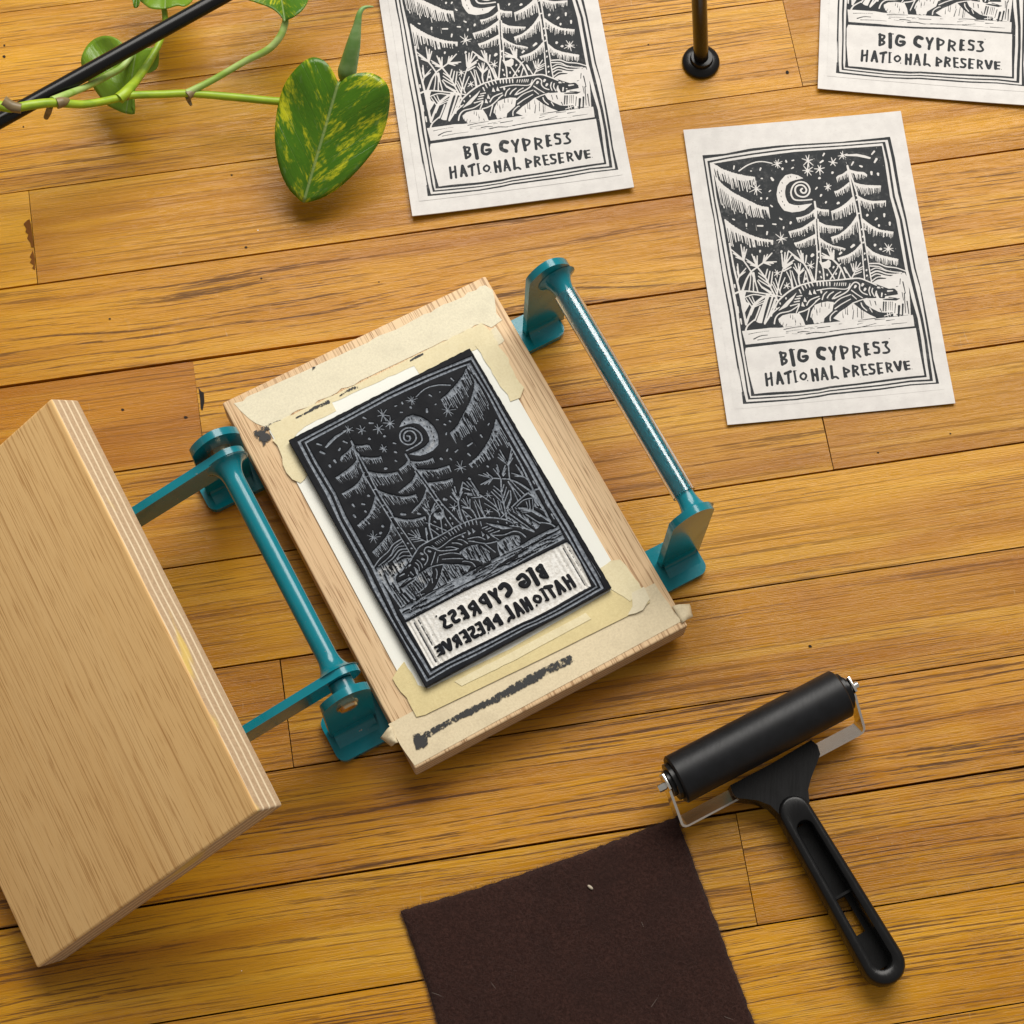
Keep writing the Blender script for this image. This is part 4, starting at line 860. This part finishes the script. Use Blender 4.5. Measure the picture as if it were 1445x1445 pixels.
# handle: flared paddle, grip, recess with cross rib
HZc = .0085
pad = [(1029,1110),(1086,1080),(1143,1046),(1152,1053),(1156,1066),(1150,1082),(1143,1100),(1139,1116),(1141,1134),(1120,1152),(1107,1163),(1098,1150),(1086,1138),(1068,1131),(1052,1129),(1040,1128),(1033,1121)]
pts = [tuple(bp(x, y, HZc+.003).xy) for x, y in pad]
bm = prism_bm(pts, .0020, .0148, 'XY'); bevel(bm, .0014, 3, 30); handle = link('handle', bm_mesh(bm), M_PLA, br, smooth=40)
g0, g1 = bp(1119, 1140, HZc+.006), bp(1250, 1364, HZc+.006); gd = Vector((g1.x-g0.x, g1.y-g0.y, 0)); GL = gd.length; gd.normalize(); gs = Vector((-gd.y, gd.x, 0))
def stadium(l0, l1, w0, w1, z, n=10):
    out = []
    for i in range(n+1):
        a = math.pi/2+math.pi*i/n; out.append((l0+w0*math.cos(a), w0*math.sin(a), z))
    for i in range(n+1):
        a = -math.pi/2+math.pi*i/n; out.append((l1+w1*math.cos(a), w1*math.sin(a), z))
    return out
def loft(loops, close_first=True, close_last=True):
    bm = bmesh.new(); R = [[bm.verts.new(g0.xy.to_3d()+gd*u_+gs*v_+Vector((0, 0, z_))) for u_, v_, z_ in lo] for lo in loops]
    for A, B in zip(R, R[1:]):
        for k in range(len(A)): bm.faces.new((A[k], A[(k+1) % len(A)], B[(k+1) % len(A)], B[k]))
    if close_first: bm.faces.new(R[0][::-1])
    if close_last: bm.faces.new(R[-1])
    return bm
W0, W1 = .0088, .0112; E1 = GL-.002
loops = [stadium(.002, E1, W0*f, W1*f, z) for f, z in ((.55, .0008), (.80, .0018), (.95, .0048), (1.0, .0085), (.98, .0128), (.92, .0152), (.82, .0163), (.70, .0166))]
S0, S1, sw0, sw1 = .012, E1-.002, .0040, .0050
loops += [stadium(S0, S1, sw0*1.25, sw1*1.25, .0163), stadium(S0, S1, sw0*1.05, sw1*1.05, .0155), stadium(S0, S1, sw0, sw1, .0060), stadium(S0, S1, sw0*.98, sw1*.98, .0008), stadium(.002, E1, W0*.55, W1*.55, .0008)]
grip = link('grip', bm_mesh(loft(loops, False, False)), M_PLA, handle, smooth=45)
def hbox(name, u0, u1, v0, v1, z0, z1):
    bm = bmesh.new(); pr = [g0.xy.to_3d()+gd*u_+gs*v_ for u_, v_ in ((u0, v0), (u1, v0), (u1, v1), (u0, v1))]
    prism_bm([tuple(q.xy) for q in pr], z0, z1, 'XY', bm); link(name, bm_mesh(bm), M_PLA, handle)
hbox('recess_floor', S0-.003, GL*.56, -.0054, .0054, .0030, .0050)
hbox('recess_floor', GL*.78, S1+.004, -.0056, .0056, .0030, .0050)
hbox('recess_floor', GL*.56, GL*.78, .0022, .0056, .0030, .0050)
hbox('cross_rib', GL*.54, GL*.555, -.0048, .0048, .0050, .0120)

# ================================================================ brown felt
FT = .0028
f0, f1 = at(565, 1285, FT), at(955, 1152, FT); fx = (f1-f0).normalized(); fl = (at(615, 1445, FT)-f0); fr = (at(1065, 1445, FT)-f1)
felt_t = thing('felt_sheet', 'dark brown felt rectangle on the floor below the ink roller', 'felt', (f0+f1)/2*1.0)
felt_t.location.z = 0; FO = felt_t.location
nx_, ny_ = 60, 70; bm = bmesh.new(); top = []; bot = []; nrs = np.random.RandomState(3)
def felt_pt(s, t):
    a = f0+fl*(t*3.0)+Vector((.0015*math.sin(t*7), 0, 0)); b = f1+fr*(t*2.15); q = a.lerp(b, s)
    q = q+Vector((-fx.y, fx.x, 0))*(.0022*math.sin(math.pi*s)*(1-t)*-1); return q-FO
for j in range(ny_+1):
    for i in range(nx_+1):
        q = felt_pt(i/nx_, j/ny_); e = 1 if i in (0, nx_) or j in (0, ny_) else 0
        z = FT-(.0007 if e else 0)+nrs.uniform(-.00018, .00018)+.0006*math.sin(i*.17)*math.sin(j*.13+1)
        jit = .00035 if e else 0
        top.append(bm.verts.new((q.x+nrs.uniform(-jit, jit), q.y+nrs.uniform(-jit, jit), z))); bot.append(bm.verts.new((q.x, q.y, .0002)))
w = nx_+1
for j in range(ny_):
    for i in range(nx_):
        a = j*w+i; bm.faces.new((top[a], top[a+w], top[a+w+1], top[a+1]))
lp_ = [i for i in range(w)]+[j*w+nx_ for j in range(1, ny_+1)]+[ny_*w+i for i in range(nx_-1, -1, -1)]+[j*w for j in range(ny_-1, 0, -1)]
for a, b in zip(lp_, lp_[1:]+lp_[:1]): bm.faces.new((bot[a], bot[b], top[b], top[a]))
link('felt_pad', bm_mesh(bm), M_FELT, felt_t, smooth=180)
V = []; Fc = []
def fibre(p, ang, ln, lift, wd, V=V, Fc=Fc):
    d = Vector((math.cos(ang), math.sin(ang), 0)); n_ = Vector((-d.y, d.x, 0)); k = len(V); bend = rng.uniform(-.4, .4)
    V.extend([p-n_*wd, p+n_*wd, p+d*ln*.5+n_*(ln*bend*.3+wd)+Vector((0, 0, lift)), p+d*ln*.5+n_*(ln*bend*.3-wd)+Vector((0, 0, lift)), p+d*ln+n_*ln*bend+Vector((0, 0, lift*.6))])
    Fc.extend([(k, k+1, k+2, k+3), (k+3, k+2, k+4)])
for i in range(9000):
    q = felt_pt(rng.random(), rng.random()*.62); fibre(Vector((q.x, q.y, FT+.0001)), rng.uniform(0, 6.28), rng.uniform(.001, .0035), rng.uniform(.0001, .0006), .00003)
for i in range(2600):
    s = rng.random(); side_ = rng.choice((0, 1, 2)); s_, t_ = ((0, s*.6), (1, s*.6), (s, 0))[side_]
    q = felt_pt(s_, t_); out = math.atan2(-fx.y if side_ == 0 else fx.y, -fx.x if side_ == 0 else fx.x) if side_ < 2 else math.atan2(fx.x, -fx.y)
    fibre(Vector((q.x, q.y, rng.uniform(.001, FT))), out+rng.uniform(-1.1, 1.1), rng.uniform(.0006, .0022), rng.uniform(-.0004, .0004), .00003)
me = bpy.data.meshes.new('fibres'); me.from_pydata([tuple(v) for v in V], [], Fc); o = link('fibres', me, M_FIBRE, felt_t); o['kind'] = 'stuff'
V2 = []; F2 = []
for i in range(9):
    q = felt_pt(rng.random(), rng.random()*.55); fibre(Vector((q.x, q.y, FT+.0006)), rng.uniform(0, 6.28), rng.uniform(.002, .008), .0005, .00004, V2, F2)
me = bpy.data.meshes.new('lint'); me.from_pydata([tuple(v) for v in V2], [], F2); o = link('lint', me, M_LINT, felt_t); o['kind'] = 'stuff'
bm = bmesh.new(); bmesh.ops.create_icosphere(bm, subdivisions=2, radius=1); bmesh.ops.transform(bm, matrix=Matrix.Rotation(-.6, 4, 'Z') @ Matrix.Diagonal((.0017, .0008, .0007, 1)), verts=bm.verts)
tag(link('crumb', bm_mesh(bm), simple('pale_crumb', (.5, .43, .33), .8), loc=at(833, 1252, FT+.0008), smooth=60), 'tiny pale crumb lying on the brown felt', 'crumb')

# ================================================================ plant stand rods
def rod_thing(label, pts, r, foot, name='stand_leg'):
    base = foot.copy(); base.z = 0; t = thing(name, label, 'stand leg', base)
    P = [p-base for p in pts]
    link('rod', bm_mesh(tube_bm(P, r, 24)), M_ROD, t, smooth=60)
    bm = bmesh.new(); prof = [(.0002, .0), (.0002, .0104), (.0012, .0108), (.0026, .0104), (.0034, .0090), (.0040, .0066), (.0066, .0060), (.0070, .0040)]
    rings = [[bm.verts.new((rr*math.cos(2*math.pi*k/32), rr*math.sin(2*math.pi*k/32), z)) for k in range(32)] for z, rr in prof[1:]]
    for A, B in zip(rings, rings[1:]):
        for k in range(32): bm.faces.new((A[k], A[(k+1) % 32], B[(k+1) % 32], B[k]))
    bm.faces.new(rings[0][::-1]); bm.faces.new(rings[-1])
    link('foot_disc', bm_mesh(bm), M_ROD, t, smooth=50)
fb = at(989.5, 85, .003); tip = at(986.5, -6, .070); dv = (tip-fb).normalized()
rod_thing('upright black rod with round foot disc, between two prints at the top edge', [fb+dv*.001, fb+dv*.12, fb+dv*.75], .0042, fb)
ra, rb = at(0, 170, .058), at(320, -8, .047); dv = (rb-ra).normalized(); k_ = (.004-ra.z)/dv.z
rod_thing('slanting black rod crossing the top left corner under the vine', [ra-dv*.45, ra, rb, ra+dv*k_], .0042, ra+dv*k_)

# ================================================================ pothos vine
vine = thing('pothos_vine', 'trailing pothos vine with variegated heart-shaped leaf in the top left', 'plant', at(260, 140, 0))
VI = Matrix.Translation(-vine.location)
def vp(px, py, z): return VI @ at(px, py, z)
def stalk(name, pts, radii, mt, par, n=7, seg=12):
    P = spline([vp(*p) for p in pts], n); return link(name, bm_mesh(tube_bm(P, interp(radii, len(P)), seg)), mt, par, smooth=60)
stem = stalk('stem', [(-260,60,.13),(-60,128,.085),(0,149,.073),(20,152,.0705),(45,148,.0685),(75,145,.064),(120,147,.054),(165,139,.045),(184,134.5,.042),(230,133,.036),(268,132,.032),(330,137,.027),(395,143,.024),(435,142,.026),(474,133,.034)], [.0028,.0026,.0026,.0024,.0025,.0024,.0021,.0021,.0021,.0021,.0021,.0022,.0022,.0018,.0014], M_STEM, vine)
for pts, rr in ([[(4,143,.0735),(16,150,.0715),(30,153,.0705)],[.0034,.0030,.0026]], [[(80,146,.0635),(88,144,.0625),(96,142,.060)],[.0030,.0028,.0016]], [[(264,135,.0325),(270,131,.0322),(277,129,.032)],[.0027,.0026,.0015]], [[(178,136,.0425),(186,133,.0418)],[.0024,.0015]]):
    stalk('node', pts, rr, M_NODE, stem)
stalk('aerial_root', [(71,150,.063),(68,159,.058),(65,166,.054)], [.0016,.0017,.0014], M_NODE, stem); stalk('aerial_root', [(265,137,.031),(267,143,.028),(270,149,.027)], [.0015,.0012,.0007], M_NODE, stem)
stalk('petiole', [(74,142,.064),(95,133,.058),(120,123,.050),(150,108,.040),(172,95,.034),(186,78,.032)], [.0023,.0020,.0018,.0018,.0018,.0016], M_PET, vine)
stalk('petiole', [(168,139,.045),(178,130,.044),(195,110,.038),(212,85,.034),(226,58,.032),(233,32,.034),(231,8,.038)], [.0032,.0030,.0023,.0021,.0018,.0017,.0016], M_STEM, vine)
stalk('petiole', [(264,131,.033),(300,113,.034),(345,87,.038),(378,70,.042),(395,52,.046),(402,34,.049),(403,24,.050)], [.0020,.0018,.0018,.0020,.0020,.0019,.0015], M_PET, vine)
stalk('petiole', [(474,132,.034),(479,120,.036),(486,108,.036)], [.0014,.0013,.0012], M_STEM, vine)
def leaf(name, outline, base, tip, zf, mt, par=vine, arch=.004, rings=12, fold=.0):
    """heart outline read in plan; zf(u along, v across) gives height above the floor"""
    bx_, by_ = base; tx, ty = tip; L = math.hypot(tx-bx_, ty-by_); d = ((tx-bx_)/L, (ty-by_)/L); n_ = (-d[1], d[0])
    dense = [p for p in spline([Vector((x, y, 0)) for x, y in outline+outline[:1]], 5)][:-1]
    cx, cy = bx_+d[0]*L*.38, by_+d[1]*L*.38
    bm = bmesh.new(); lay = bm.verts.layers.float_vector.new('leaf_uv'); R = []
    def mk(x, y):
        u_ = ((x-bx_)*d[0]+(y-by_)*d[1])/L; v_ = ((x-bx_)*n_[0]+(y-by_)*n_[1])/L
        z = zf(u_, v_)+arch*(.25-min(abs(v_), .5)**2)*1.5-.0012*math.exp(-(v_/.05)**2)+.0012*math.sin(u_*9+abs(v_)*7)*min(abs(v_)*3, 1)
        q = vp(x, y, max(z, .003)); vv = bm.verts.new(q); vv[lay] = (v_, u_, 0); return vv
    c = mk(cx, cy)
    for r in range(1, rings+1):
        f = r/rings; R.append([mk(cx+(p.x-cx)*f, cy+(p.y-cy)*f) for p in dense])
    for k in range(len(dense)): bm.faces.new((c, R[0][k], R[0][(k+1) % len(dense)]))
    for A, B in zip(R, R[1:]):
        for k in range(len(dense)): bm.faces.new((A[k], B[k], B[(k+1) % len(dense)], A[(k+1) % len(dense)]))
    me = bm_mesh(bm)
    if sum(p.normal.z for p in me.polygons) < 0: me.flip_normals()
    o = link(name, me, mt, par, smooth=180); md = o.modifiers.new('thickness', 'SOLIDIFY'); md.thickness = .0005; md.offset = -1; return o
cz = lambda X, Y, sc, pts: [(X+x*sc, Y+y*sc) for x, y in pts]
leaf('leaf', cz(380, 0, .2076, [(478,566),(520,528),(570,505),(625,494),(690,496),(760,528),(803,580),(820,650),(815,740),(790,860),(740,980),(660,1090),(570,1190),(470,1280),(370,1340),(290,1368),(232,1376),(190,1345),(130,1280),(80,1180),(50,1060),(37,920),(48,780),(70,670),(105,570),(160,490),(230,420),(290,390),(350,400),(402,440),(440,500),(462,545)]), (473.5, 130), (428.5, 285), lambda u_, v_: .040-.030*u_+.006*v_, M_LEAF, arch=.012)
leaf('leaf', cz(90, 30, .1176, [(330,760),(260,680),(218,560),(210,440),(260,320),(340,230),(440,182),(540,175),(640,210),(760,300),(900,330),(1040,320),(1130,330),(1142,470),(1120,560),(1050,610),(950,640),(890,720),(840,880),(812,1020),(852,1110),(740,1106),(600,1050),(480,970)]), (192, 72), (178, 158), lambda u_, v_: .030-.012*u_, M_LEAF2, arch=.008)
leaf('leaf', [(199,2),(212,11),(228,12.5),(238,11),(250,7.5),(262,8),(273,-2),(276,-25),(262,-55),(235,-80),(205,-60),(192,-30),(190,-6)], (233, 10), (236, -78), lambda u_, v_: .040-.01*u_, M_LEAF2, arch=.006)
leaf('leaf', [(352,0),(376,8),(389,15),(398,24),(401,30),(406,27),(413,24),(423,17),(431,8),(435,-3),(434,-25),(420,-55),(392,-78),(362,-60),(346,-30),(344,-8)], (402, 29), (386, -76), lambda u_, v_: .052-.012*u_+abs(v_)*.012, M_LEAF, arch=.006)
leaf('leaf', [(186,-2),(190,10),(194,9),(198,0),(204,-22),(196,-34),(188,-18)], (192, 9), (196, -34), lambda u_, v_: .045, M_LEAF, arch=.003)
P = spline([vp(487, 112, .036), vp(490, 100, .040), vp(498, 66, .052), vp(504, 36, .061), vp(507, 20, .065), vp(512, 12, .066), vp(519, 9.5, .066), vp(527, 9.5, .066)], 5)
o = link('furled_leaf', bm_mesh(tube_bm(P, interp([.0036,.0052,.0040,.0022,.0015,.0011,.0007,.0003], len(P)), 18)), stem_mat('furled_leaf_green', (0.15, 0.31, 0.07), (0.26, 0.42, 0.15)), vine, smooth=60)
